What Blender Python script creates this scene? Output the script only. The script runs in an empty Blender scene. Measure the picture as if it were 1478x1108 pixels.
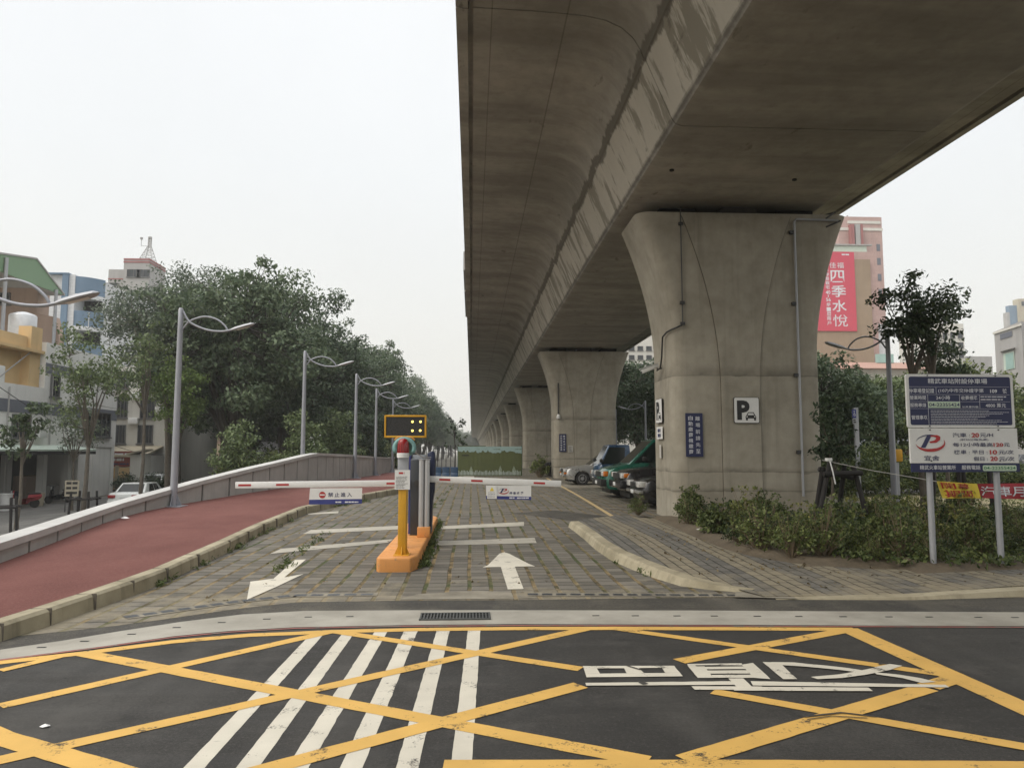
import bpy, bmesh, math, random
import numpy as np
from mathutils import Vector, Matrix, noise as mnoise
random.seed(7)
scene = bpy.context.scene
col = scene.collection
R = math.radians
PI = math.pi

# ------------------------------------------------------------ camera model (photo pixels 1478 x 1108)
FPX, CX, CY = 1080.0, 739.0, 554.0
CAMH = 1.65
SKYS, SUNE, HAZED, EXPO = 1.0, 1.5, .0006, 0.0
DENO = True
TH = math.atan(96/FPX); PS = math.atan(58/FPX*math.cos(TH))
FW = Vector((math.sin(PS)*math.cos(TH), math.cos(PS)*math.cos(TH), math.sin(TH)))
RT = Vector((math.cos(PS), -math.sin(PS), 0)); UP = RT.cross(FW)
CAM = Vector((0, 0, CAMH))
def ray(px, py): return FW + RT*((px-CX)/FPX) + UP*((CY-py)/FPX)
def G(px, py, z=0.0):
    d = ray(px, py); t = (z-CAMH)/d.z; p = CAM + d*t
    return Vector((p.x, p.y, z))
def AY(px, py, Y):
    d = ray(px, py); return CAM + d*(Y/d.y)
def lerp(a, b, t): return a+(b-a)*t
def interp(tab, t):
    if t <= tab[0][0]: return list(tab[0][1:])
    for a, b in zip(tab, tab[1:]):
        if t <= b[0]:
            k = (t-a[0])/(b[0]-a[0]); return [lerp(p, q, k) for p, q in zip(a[1:], b[1:])]
    return list(tab[-1][1:])

# ------------------------------------------------------------ materials
class NT:
    def __init__(s, name):
        s.m = bpy.data.materials.new(name); s.m.use_nodes = True
        s.t = s.m.node_tree; s.n = s.t.nodes; s.l = s.t.links
        s.p = s.n['Principled BSDF']; s.out = s.n['Material Output']
        s.tc = s.n.new('ShaderNodeTexCoord'); s.obj = s.tc.outputs['Object']
    def _in(s, sock, v):
        if hasattr(v, 'is_linked') or isinstance(v, bpy.types.NodeSocket): s.l.new(v, sock)
        elif isinstance(v, (tuple, list)) and len(v) == 3 and len(sock.default_value) == 4: sock.default_value = (*v, 1)
        else: sock.default_value = v
    def node(s, t, ins={}, **kw):
        nd = s.n.new(t)
        for k, v in kw.items(): setattr(nd, k, v)
        for k, v in ins.items(): s._in(nd.inputs[k], v)
        return nd
    def map(s, scale=(1,1,1), rot=(0,0,0), vec=None):
        return s.node('ShaderNodeMapping', {'Vector': vec or s.obj, 'Scale': scale, 'Rotation': rot}).outputs[0]
    def noise(s, scale, detail=4, rough=.55, vec=None, dist=0):
        return s.node('ShaderNodeTexNoise', {'Vector': vec or s.obj, 'Scale': scale, 'Detail': detail, 'Roughness': rough, 'Distortion': dist}).outputs[0]
    def math(s, op, a, b=0.0, clamp=False):
        nd = s.node('ShaderNodeMath', {0: a, 1: b}, operation=op); nd.use_clamp = clamp; return nd.outputs[0]
    def rng(s, v, a, b, c=0.0, d=1.0):
        return s.node('ShaderNodeMapRange', {0: v, 1: a, 2: b, 3: c, 4: d}).outputs[0]
    def mix(s, f, a, b, mode='MIX'):
        nd = s.n.new('ShaderNodeMix'); nd.data_type = 'RGBA'; nd.blend_type = mode
        s._in(nd.inputs[0], f); s._in(nd.inputs[6], a); s._in(nd.inputs[7], b); return nd.outputs[2]
    def ramp(s, f, stops):
        nd = s.n.new('ShaderNodeValToRGB'); s._in(nd.inputs[0], f); e = nd.color_ramp.elements
        while len(e) < len(stops): e.new(.5)
        for el, (p, c) in zip(e, stops): el.position = p; el.color = (*c, 1)
        return nd.outputs[0]
    def xyz(s, vec=None):
        nd = s.node('ShaderNodeSeparateXYZ', {0: vec or s.obj}); return nd.outputs
    def bump(s, h, strength=.3, dist=.02):
        s.l.new(s.node('ShaderNodeBump', {'Height': h, 'Strength': strength, 'Distance': dist}).outputs[0], s.p.inputs['Normal'])
    def done(s, base, rough=.8, metal=0.0, spec=None):
        s._in(s.p.inputs['Base Color'], base); s._in(s.p.inputs['Roughness'], rough); s._in(s.p.inputs['Metallic'], metal)
        if spec is not None: s._in(s.p.inputs['Specular IOR Level'], spec)
        return s.m

def plain(name, c, rough=.6, metal=0.0, var=.12, scale=6, bump=0, spec=None):
    t = NT(name); n = t.noise(scale, 5, .6); n2 = t.noise(scale*9, 3)
    k = t.rng(t.math('ADD', n, t.math('MULTIPLY', n2, .5)), .45, 1.05, 1-var, 1+var)
    b = t.mix(1.0, c, t.node('ShaderNodeCombineColor', {0: k, 1: k, 2: k}).outputs[0], 'MULTIPLY')
    if bump: t.bump(n2, bump, .01)
    return t.done(b, t.rng(n, .3, .7, max(rough-.08, .03), min(rough+.08, 1)), metal, spec)

def concrete(name, c1, c2, bands=(), stain=.5, streak=True, patch=None, fade=None):
    t = NT(name)
    big = t.noise(.55, 6, .62); mid = t.noise(2.7, 6, .6); fine = t.noise(38, 3, .6)
    v = t.math('ADD', t.math('MULTIPLY', big, .6), t.math('MULTIPLY', mid, .4))
    c = t.mix(t.rng(v, .40, .60), c1, c2)
    if patch:
        pn = t.noise(1.0, 4, .6, t.map((.12, .9, .12))); c = t.mix(t.rng(pn, .42, .62, 0, .55), c, tuple(x*.62 for x in c1))
    if streak:
        st = t.noise(1.0, 5, .65, t.map((5.0, 5.0, .22)))
        c = t.mix(t.math('MULTIPLY', t.rng(st, .52, .75), stain), c, tuple(x*.52 for x in c1))
    sp = t.noise(90, 2)
    c = t.mix(t.math('MULTIPLY', t.rng(sp, .62, .75), .25), c, tuple(x*.55 for x in c1))
    z = t.xyz()[2]
    for zb, w, dk in bands:
        wob = t.math('MULTIPLY', t.math('SUBTRACT', t.noise(1.3, 5, .65, t.map((1, 1, .2))), .5), .22)
        d = t.math('SUBTRACT', t.math('ADD', z, wob), zb)
        up = t.rng(d, 0.0, w, 1, 0); dn = t.rng(d, -.02, 0.0, 0, 1)
        msk = t.math('MULTIPLY', t.math('MULTIPLY', up, dn), t.rng(t.noise(1.7, 3), .38, .6, .25, 1))
        c = t.mix(t.math('MULTIPLY', msk, dk), c, tuple(x*.42 for x in c1))
        ln = t.math('LESS_THAN', t.math('ABSOLUTE', t.math('SUBTRACT', z, zb)), .007)
        c = t.mix(t.math('MULTIPLY', ln, .45), c, tuple(x*.35 for x in c1))
    if patch: c = patch(t, c)
    t.bump(t.math('ADD', t.math('MULTIPLY', fine, .5), mid), .25, .012)
    return t.done(c, .88, 0, .25)

def leafmat(name, dark, mid, light, trans=.25):
    t = NT(name)
    geo = t.node('ShaderNodeNewGeometry'); oi = t.node('ShaderNodeObjectInfo')
    r = geo.outputs['Random Per Island']
    clump = t.noise(.9, 3)
    k = t.math('ADD', t.math('MULTIPLY', r, .55), t.math('MULTIPLY', t.rng(clump, .3, .7), .28))
    k = t.math('ADD', k, t.math('MULTIPLY', oi.outputs['Random'], .30))
    c = t.ramp(k, [(.12, dark), (.5, mid), (.95, light)])
    m = t.done(c, .55, 0, .3)
    tr = t.node('ShaderNodeBsdfTranslucent', {'Color': c})
    mx = t.node('ShaderNodeMixShader', {0: trans, 1: t.p.outputs[0], 2: tr.outputs[0]})
    t.l.new(mx.outputs[0], t.out.inputs[0])
    return m

def emit(name, c, s):
    t = NT(name); t._in(t.p.inputs['Emission Color'], c); t.p.inputs['Emission Strength'].default_value = s
    return t.done(c, .4)

def make_asphalt(name, c1, c2, cracks=True):
    t = NT(name)
    big = t.noise(.7, 6, .65); fine = t.noise(160, 2, .7); tyre = t.noise(1.0, 4, .6, t.map((.25, 2.2, 1)))
    c = t.mix(t.rng(big, .35, .65), c1, c2)
    ag = t.noise(52, 4, .8); c = t.mix(t.rng(ag, .40, .62, 0, .75), c, tuple(x*.5 for x in c1)); c = t.mix(t.rng(t.noise(31, 4, .8), .55, .68, 0, .5), c, tuple(x*1.9 for x in c2)); c = t.mix(t.rng(t.noise(1.7, 6, .75), .52, .66, 0, .45), c, tuple(x*1.45 for x in c2))
    c = t.mix(t.math('MULTIPLY', t.rng(tyre, .5, .72), .5), c, tuple(x*.68 for x in c1))
    c = t.mix(t.math('MULTIPLY', t.rng(fine, .58, .72), .55), c, tuple(min(x*2.6, 1) for x in c2))
    c = t.mix(t.rng(t.noise(2.6, 3, .5), .63, .72, 0, .55), c, tuple(x*.45 for x in c1)); c = t.mix(t.rng(t.noise(1.0, 3, .6, t.map((.9, .12, 1), (0, 0, .15))), .54, .66, 0, .4), c, tuple(x*1.5 for x in c2))
    sp = t.noise(7.0, 2, .5)
    c = t.mix(t.math('MULTIPLY', t.rng(sp, .70, .74), .6), c, tuple(x*.5 for x in c1))
    if cracks:
        vo = t.node('ShaderNodeTexVoronoi', {'Vector': t.node('ShaderNodeVectorMath', {0: t.map((.35, .5, 1)), 1: t.node('ShaderNodeTexNoise', {'Vector': t.obj, 'Scale': 2.5, 'Detail': 4}).outputs[1]}, operation='ADD').outputs[0], 'Scale': .55}, feature='DISTANCE_TO_EDGE').outputs[0]
        c = t.mix(t.math('MULTIPLY', t.rng(vo, 0.0, .006, 1, 0), t.rng(t.noise(.4), .45, .6, 0, .5)), c, tuple(x*.3 for x in c1))
    t.bump(t.math('ADD', fine, t.math('MULTIPLY', big, .3)), .45, .006)
    return t.done(c, t.rng(tyre, .4, .7, .82, .62), 0, .35)

def paint(name, c, under, wear=.62):
    t = NT(name)
    n = t.noise(4.5, 6, .7); f = t.noise(70, 3, .7); scr = t.noise(1.0, 5, .7, t.map((3, 14, 1), (0, 0, .5)))
    w = t.math('MAXIMUM', t.rng(t.math('ADD', t.math('MULTIPLY', n, .7), t.math('MULTIPLY', f, .3)), wear, wear+.07), t.rng(scr, .66, .72, 0, .7))
    base = t.mix(t.rng(t.noise(2.0, 5, .6), .3, .7), tuple(x*.82 for x in c), c)
    c2 = t.mix(w, base, under)
    t.bump(f, .3, .004)
    return t.done(c2, .7, 0, .3)

def pavers(name, w, l, jw, jl, cols, joint, jwear=.5, weed=None, stripe=None, run=False, sand=None):
    t = NT(name); wob = t.node('ShaderNodeTexNoise', {'Vector': t.obj, 'Scale': .9, 'Detail': 2}).outputs[1]
    v = t.node('ShaderNodeVectorMath', {0: t.obj, 1: t.node('ShaderNodeVectorMath', {0: wob, 3: .05}, operation='SCALE').outputs[0]}, operation='ADD').outputs[0]
    o = t.xyz(v); x = t.math('DIVIDE', o[0], w); y = t.math('DIVIDE', o[1], l)
    if run: y = t.math('ADD', y, t.math('MULTIPLY', t.math('MODULO', t.math('FLOOR', x), 2.0), .5))
    fx = t.math('FRACT', x); fy = t.math('FRACT', y)
    ex = t.math('MULTIPLY', t.math('MINIMUM', fx, t.math('SUBTRACT', 1.0, fx)), w)
    ey = t.math('MULTIPLY', t.math('MINIMUM', fy, t.math('SUBTRACT', 1.0, fy)), l)
    rag = t.math('MULTIPLY', t.math('SUBTRACT', t.noise(14, 4, .7), .5), .030)
    mx = t.rng(t.math('ADD', ex, rag), jw*.5, jw*.5+.010, 1, 0); my = t.rng(t.math('ADD', ey, t.math('MULTIPLY', rag, .5)), jl*.5, jl*.5+.007, 1, 0)
    cell = t.node('ShaderNodeTexWhiteNoise', {0: t.node('ShaderNodeCombineXYZ', {0: t.math('FLOOR', x), 1: t.math('FLOOR', y)}).outputs[0]}, noise_dimensions='2D').outputs[0]
    if stripe:
        k = t.math('LESS_THAN', t.math('FRACT', t.math('DIVIDE', t.math('MULTIPLY', t.math('FLOOR', x), w), stripe[0])), .5)
        ca = t.ramp(cell, [(0, cols[0]), (.5, cols[1]), (1, cols[2])]); cb = t.ramp(cell, [(0, stripe[1]), (.5, stripe[2]), (1, stripe[1])])
        c = t.mix(k, ca, cb)
    else: c = t.ramp(cell, [(0, cols[0]), (.5, cols[1]), (1, cols[2])])
    dirt = t.noise(.8, 6, .65); d2 = t.noise(5, 5, .65); fn = t.noise(80, 3, .6)
    c = t.mix(t.math('MULTIPLY', t.rng(dirt, .5, .72), .55), c, (.22, .19, .135))
    c = t.mix(t.math('MULTIPLY', t.rng(d2, .52, .75), .4), c, tuple(q*.5 for q in cols[0]))
    c = t.mix(t.math('MULTIPLY', t.rng(fn, .58, .72), .35), c, (.3, .28, .24))
    jcol = t.mix(t.rng(t.noise(3.0, 5, .7), .42, .6), joint, tuple(q*.28 for q in joint))
    if weed: jcol = t.mix(t.rng(t.noise(.5, 5, .7), .47, .6), jcol, weed)
    c = t.mix(my, c, tuple(q*.32 for q in cols[0])); c = t.mix(mx, c, jcol)
    if sand:
        py_ = t.xyz()[1]; sn = t.math('ADD', t.math('MULTIPLY', t.noise(1.3, 6, .7), 1.0), t.rng(py_, sand[0], sand[1], .16, -.22))
        c = t.mix(t.rng(sn, .52, .68, 0, .62), c, t.mix(t.noise(9, 5, .7), (.24, .205, .135), (.36, .315, .225)))
    h = t.math('ADD', t.math('SUBTRACT', 1.0, t.math('MAXIMUM', mx, my)), t.math('ADD', t.math('MULTIPLY', fn, .15), t.math('MULTIPLY', cell, .25)))
    t.bump(h, .6, .012)
    return t.done(c, .85, 0, .25)

M = {}
def web_patch(t, c):
    o = t.xyz(); z = o[2]; ax = t.math('ABSOLUTE', o[0])
    # pale repair mortar on the webs, dark water stain under the wing root, form joints
    wb = t.math('MULTIPLY', t.math('MULTIPLY', t.math('GREATER_THAN', z, 7.62), t.math('LESS_THAN', z, 8.72)), t.math('GREATER_THAN', ax, 2.40))
    st = t.noise(1.0, 5, .7, t.map((1, 1.6, .22), (R(14), 0, 0)))
    c = t.mix(t.math('MULTIPLY', wb, .6), c, (.60, .565, .485))
    c = t.mix(t.math('MULTIPLY', wb, t.rng(st, .50, .56, 0, .85)), c, (.23, .213, .17))
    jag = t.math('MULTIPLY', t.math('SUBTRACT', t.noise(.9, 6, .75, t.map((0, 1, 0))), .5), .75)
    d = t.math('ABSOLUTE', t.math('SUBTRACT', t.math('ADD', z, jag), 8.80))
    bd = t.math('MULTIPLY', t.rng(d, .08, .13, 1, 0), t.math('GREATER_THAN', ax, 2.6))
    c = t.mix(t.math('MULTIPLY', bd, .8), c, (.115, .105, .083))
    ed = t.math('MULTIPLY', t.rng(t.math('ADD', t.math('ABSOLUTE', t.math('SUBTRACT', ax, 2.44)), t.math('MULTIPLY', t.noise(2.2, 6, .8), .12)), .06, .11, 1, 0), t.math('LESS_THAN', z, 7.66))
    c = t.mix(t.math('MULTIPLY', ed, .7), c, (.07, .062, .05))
    # hand-sized dark marks on wing and soffit
    bl = t.noise(1.0, 4, .6, t.map((2.6, .9, 2.6)))
    c = t.mix(t.math('MULTIPLY', t.rng(bl, .66, .72), .5), c, (.10, .09, .072))
    ln = t.math('MULTIPLY', t.rng(t.math('ABSOLUTE', t.math('SUBTRACT', ax, 4.35)), .008, .02, 1, 0), t.math('GREATER_THAN', z, 9.0))
    c = t.mix(t.math('MULTIPLY', ln, .5), c, (.10, .09, .075))
    ln = t.math('MULTIPLY', t.rng(t.math('ABSOLUTE', t.math('SUBTRACT', ax, 5.72)), .006, .016, 1, 0), t.math('GREATER_THAN', z, 9.0))
    return t.mix(t.math('MULTIPLY', ln, .5), c, (.10, .09, .075))
M['girder'] = concrete('girder concrete', (.325, .308, .268), (.445, .424, .375), stain=.26, patch=web_patch)
M['pier'] = concrete('pier concrete', (.28, .256, .204), (.385, .355, .290), bands=((3.38, .28, .75), (1.16, .10, .7), (.72, .08, .7)), stain=.35)
M['conc'] = concrete('pale concrete', (.285, .27, .23), (.40, .38, .33), streak=False)
M['kerb'] = concrete('yellowish kerb concrete', (.25, .22, .15), (.42, .375, .27), stain=.6)
M['walls'] = concrete('grey wall panels', (.345, .345, .325), (.425, .425, .40), stain=.25)
M['coping'] = concrete('pale coping', (.42, .418, .40), (.52, .515, .495), streak=False)
M['asphalt'] = make_asphalt('dark asphalt', (.031, .0295, .027), (.056, .053, .048))
M['asphalt_old'] = make_asphalt('street asphalt', (.105, .102, .094), (.15, .145, .133), False)
M['asphalt_strip'] = make_asphalt('asphalt strip', (.046, .044, .040), (.095, .086, .068), False)
M['red'] = (lambda t: (t.bump(t.noise(140, 2), .5, .006), t.done(t.mix(t.math('MULTIPLY', t.rng(t.noise(38, 4, .8), .46, .66), .55), t.mix(t.rng(t.noise(.8, 6, .7, t.map((1, .6, 1))), .35, .65), (.118, .043, .037), (.168, .068, .058)), (.22, .115, .095)), .9, 0, .2)))(NT('red coated path'))[1]
M['yellow_paint'] = paint('yellow road paint', (.70, .43, .115), (.06, .052, .04), .565)
M['white_paint'] = paint('white road paint', (.66, .62, .52), (.06, .056, .05), .565)
M['red_paint'] = paint('red line paint', (.36, .14, .12), (.22, .19, .165), .50)
M['tan_paint'] = paint('tan bay line', (.55, .42, .22), (.12, .10, .08), .6)
M['worn_paint'] = paint('worn white bars', (.46, .43, .36), (.12, .11, .09), .57)
M['lane'] = pavers('lane pavers', .265, .245, .040, .015, ((.105, .097, .081), (.142, .131, .110), (.188, .173, .145)), (.24, .18, .095), weed=(.055, .07, .026), sand=(8.3, 10.6))
M['walk'] = pavers('banded sidewalk pavers', .15, .30, .007, .007, ((.11, .105, .095), (.155, .148, .13), (.135, .128, .115)), (.07, .062, .046), stripe=(.9, (.245, .215, .155), (.20, .178, .132)), run=True, sand=(8.2, 11.5))
M['soil'] = plain('dry soil', (.12, .095, .064), .95, var=.35, scale=3, bump=.6)
M['ground'] = plain('city ground', (.20, .19, .16), .95, var=.25, scale=.4)
M['drygrass'] = plain('dry grass ground', (.30, .25, .14), .95, var=.35, scale=1.2, bump=.6)
M['galv'] = plain('galvanised steel', (.36, .37, .39), .5, .35, .08)
M['lampgrey'] = plain('grey lamp paint', (.30, .31, .34), .45, .3, .06)
M['darkmetal'] = plain('dark steel', (.06, .06, .06), .5, .5)
M['grate'] = plain('grate steel', (.10, .105, .10), .55, .5, .3, 20)
M['white'] = plain('white enamel', (.74, .74, .72), .45, 0, .05)
M['offwhite'] = plain('off white vinyl', (.70, .70, .68), .6, 0, .06)
M['navy'] = plain('navy sign film', (.016, .021, .075), .5, 0, .15)
M['blue'] = plain('blue vinyl', (.035, .045, .20), .5, 0, .15)
M['redv'] = plain('red vinyl', (.42, .03, .03), .5, 0, .1)
M['letter_white'] = plain('white lettering', (.66, .67, .70), .5, 0, .04)
M['letter_navy'] = plain('navy lettering', (.03, .035, .10), .5, 0, .04)
M['letter_green'] = plain('green lettering', (.06, .20, .10), .5, 0, .04)
M['letter_black'] = plain('black lettering', (.012, .012, .012), .5, 0, .04)
M['palegreen'] = plain('pale green patch', (.50, .62, .47), .5, 0, .05)
def scuffed(n, c, dirt, a, rough=.55):
    t = NT(n); z = t.xyz()[2]; s1 = t.noise(7, 6, .72); s2 = t.noise(1.0, 5, .7, t.map((22, 22, 2.5))); f = t.noise(60, 3, .7)
    b = t.mix(t.rng(t.noise(2.2, 5, .6), .3, .7), tuple(x*.80 for x in c), c)
    b = t.mix(t.rng(s1, a, a+.05, 0, .75), b, dirt); b = t.mix(t.rng(s2, .60, .72, 0, .45), b, tuple(x*.5 for x in c)); b = t.mix(t.rng(f, .62, .7, 0, .4), b, dirt)
    t.bump(t.math('ADD', s1, f), .25, .004); return t.done(b, t.rng(s1, .4, .65, rough-.1, .85), 0, .35)
M['orange'] = scuffed('faded orange paint', (.70, .315, .095), (.30, .20, .12), .60)
M['yellow'] = scuffed('yellow enamel', (.68, .36, .03), (.22, .15, .06), .63, .45)
M['black'] = plain('black rubber', (.016, .016, .016), .6, 0, .2)
M['charcoal'] = plain('charcoal cabinet', (.045, .05, .056), .4, .1, .08)
M['navycab'] = plain('navy cabinet', (.014, .02, .055), .35, .1, .1)
M['alu'] = plain('brushed aluminium', (.52, .53, .54), .35, .7, .06)
M['teal'] = plain('teal plastic', (.19, .36, .35), .5, 0, .12)
M['redlens'] = plain('red beacon lens', (.26, .012, .012), .12, 0, .1)
M['ledoff'] = plain('led panel', (.022, .021, .02), .3, 0, .2, 60)
M['ledon'] = emit('lit amber led', (1.0, .78, .18), 2.2)
M['bark'] = plain('grey bark', (.12, .103, .082), .95, 0, .4, 9, .8)
M['barkdark'] = plain('dark bark', (.055, .047, .04), .95, 0, .4, 7, .8)
M['stake'] = plain('black stake timber', (.018, .016, .015), .8, 0, .3)
M['banyan'] = leafmat('banyan leaves', (.030, .050, .028), (.078, .115, .062), (.17, .215, .12))
M['feather'] = leafmat('feathery grey green leaves', (.065, .088, .066), (.12, .15, .108), (.19, .225, .155))
M['young'] = leafmat('young street tree leaves', (.048, .072, .03), (.105, .145, .06), (.20, .245, .11))
M['bright'] = leafmat('bright green leaves', (.065, .11, .03), (.13, .20, .055), (.21, .28, .085))
M['shrub'] = leafmat('shrub leaves', (.024, .040, .015), (.078, .108, .036), (.22, .25, .085), .28)
M['shrubyellow'] = leafmat('yellowing shrub leaves', (.05, .07, .02), (.15, .17, .045), (.36, .33, .10), .2)
M['darkleaf'] = leafmat('dark leaves', (.018, .031, .017), (.042, .066, .033), (.10, .135, .06))
M['weed'] = leafmat('weed blades', (.04, .062, .018), (.09, .125, .035), (.18, .21, .07))
M['tyre'] = plain('tyre rubber', (.015, .015, .015), .8, 0, .2)
M['rim'] = plain('wheel rim', (.42, .42, .42), .4, .5, .1)
M['rimdark'] = plain('dark wheel', (.05, .05, .05), .5, .3, .1)
M['glass'] = plain('car glass', (.012, .016, .015), .08, 0, .1, spec=.28)
M['trim'] = plain('black trim', (.02, .02, .02), .55, 0, .15)
M['headlamp'] = plain('clear headlamp', (.62, .62, .60), .1, .2, .25, 14)
M['amber'] = plain('amber lens', (.55, .16, .02), .2, 0, .1)
M['plate'] = plain('number plate', (.6, .61, .6), .5, 0, .05)
def carpaint(n, c, metal=.3):
    m = plain('car paint '+n, c, .28, metal, .07, 3); m.node_tree.nodes['Principled BSDF'].inputs['Coat Weight'].default_value = .6
    return m
M['silver'] = carpaint('silver', (.40, .40, .385), .55); M['carblue'] = carpaint('blue', (.025, .062, .125), .1)
M['cargreen'] = carpaint('green', (.014, .105, .072), .2); M['carblack'] = carpaint('black', (.014, .014, .016), .2)
M['beige'] = carpaint('beige', (.34, .29, .21), .4); M['carwhite'] = carpaint('white', (.66, .68, .66), 0.0)
M['cardark'] = carpaint('dark grey', (.03, .03, .033), .3)
def wall(n, c, tiles=0):
    t = NT('wall '+n); st = t.noise(1.0, 5, .65, t.map((1.4, 1.4, .12))); big = t.noise(.5, 5, .6)
    b = t.mix(t.rng(big, .35, .65), tuple(x*.9 for x in c), c)
    b = t.mix(t.math('MULTIPLY', t.rng(st, .5, .75), .33), b, tuple(x*.58 for x in c))
    if tiles:
        br = t.node('ShaderNodeTexBrick', {'Vector': t.map((1, 1, 1), (R(90), 0, 0)), 'Scale': 1.0, 'Color1': (1, 1, 1, 1), 'Color2': (.93, .93, .93, 1), 'Mortar': (.72, .72, .72, 1), 'Mortar Size': .012, 'Brick Width': tiles, 'Row Height': tiles*.5})
        b = t.mix(.8, b, t.mix(1.0, b, br.outputs[0], 'MULTIPLY'))
    t.bump(t.noise(25, 3), .2, .01)
    return t.done(b, .85, 0, .25)
M['w_white'] = wall('white', (.80, .79, .76)); M['w_cream'] = wall('cream', (.68, .49, .26)); M['w_brown'] = wall('brown', (.42, .31, .25))
M['w_blue'] = wall('blue', (.175, .25, .34)); M['w_tile'] = wall('white tile', (.68, .69, .70), .6); M['w_grey'] = wall('grey', (.40, .39, .38))
M['w_band'] = wall('grey band', (.17, .18, .21)); M['w_pink'] = wall('pink', (.50, .35, .32), 1.2); M['w_tan'] = wall('tan', (.34, .26, .185))
M['w_roof'] = wall('faded roof', (.40, .25, .20)); M['w_pale'] = wall('pale', (.66, .645, .59)); M['w_dirty'] = wall('stained cream', (.47, .42, .32)); M['w_redline'] = wall('red line', (.34, .15, .145))
M['greenroof'] = plain('green metal sheet', (.17, .27, .16), .6, 0, .1); M['mint'] = plain('mint awning', (.50, .58, .50), .7)
M['banner_red'] = plain('pink red banner', (.56, .075, .115), .7, 0, .06, 1)
M['w_glass'] = plain('window glass', (.035, .04, .045), .12, 0, .4, 1.5); M['w_frame'] = plain('window frame', (.13, .13, .13), .5)
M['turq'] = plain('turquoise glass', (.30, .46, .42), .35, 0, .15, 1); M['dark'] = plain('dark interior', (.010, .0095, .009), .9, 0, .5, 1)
M['brick_red'] = wall('red sign', (.24, .06, .045)); M['tank'] = plain('steel tank', (.55, .56, .57), .4, .4)
M['patchconc'] = concrete('dirty mortar patch', (.15, .135, .105), (.30, .275, .22), streak=False)
M['hoardtree'] = plain('muted tree paint', (.26, .31, .22), .6, 0, .15, 5)
M['hoard'] = plain('green hoarding', (.10, .118, .040), .6, 0, .18, 2); M['hoardblue'] = plain('pale blue hoarding paint', (.30, .42, .40), .6, 0, .15, 5)
M['hoardwhite'] = plain('pale picket paint', (.48, .55, .50), .6, 0, .15, 5)
M['bluecrate'] = plain('blue plastic barrier', (.012, .045, .10), .5, 0, .2)
M['meshgreen'] = plain('green fence wire', (.05, .12, .09), .6)
M['banner_yellow'] = plain('yellow banner', (.70, .55, .06), .6, 0, .08); M['banner_deep'] = plain('deep red banner', (.34, .025, .035), .6, 0, .12)
M['sack'] = plain('pale litter', (.5, .48, .44), .8)

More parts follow.
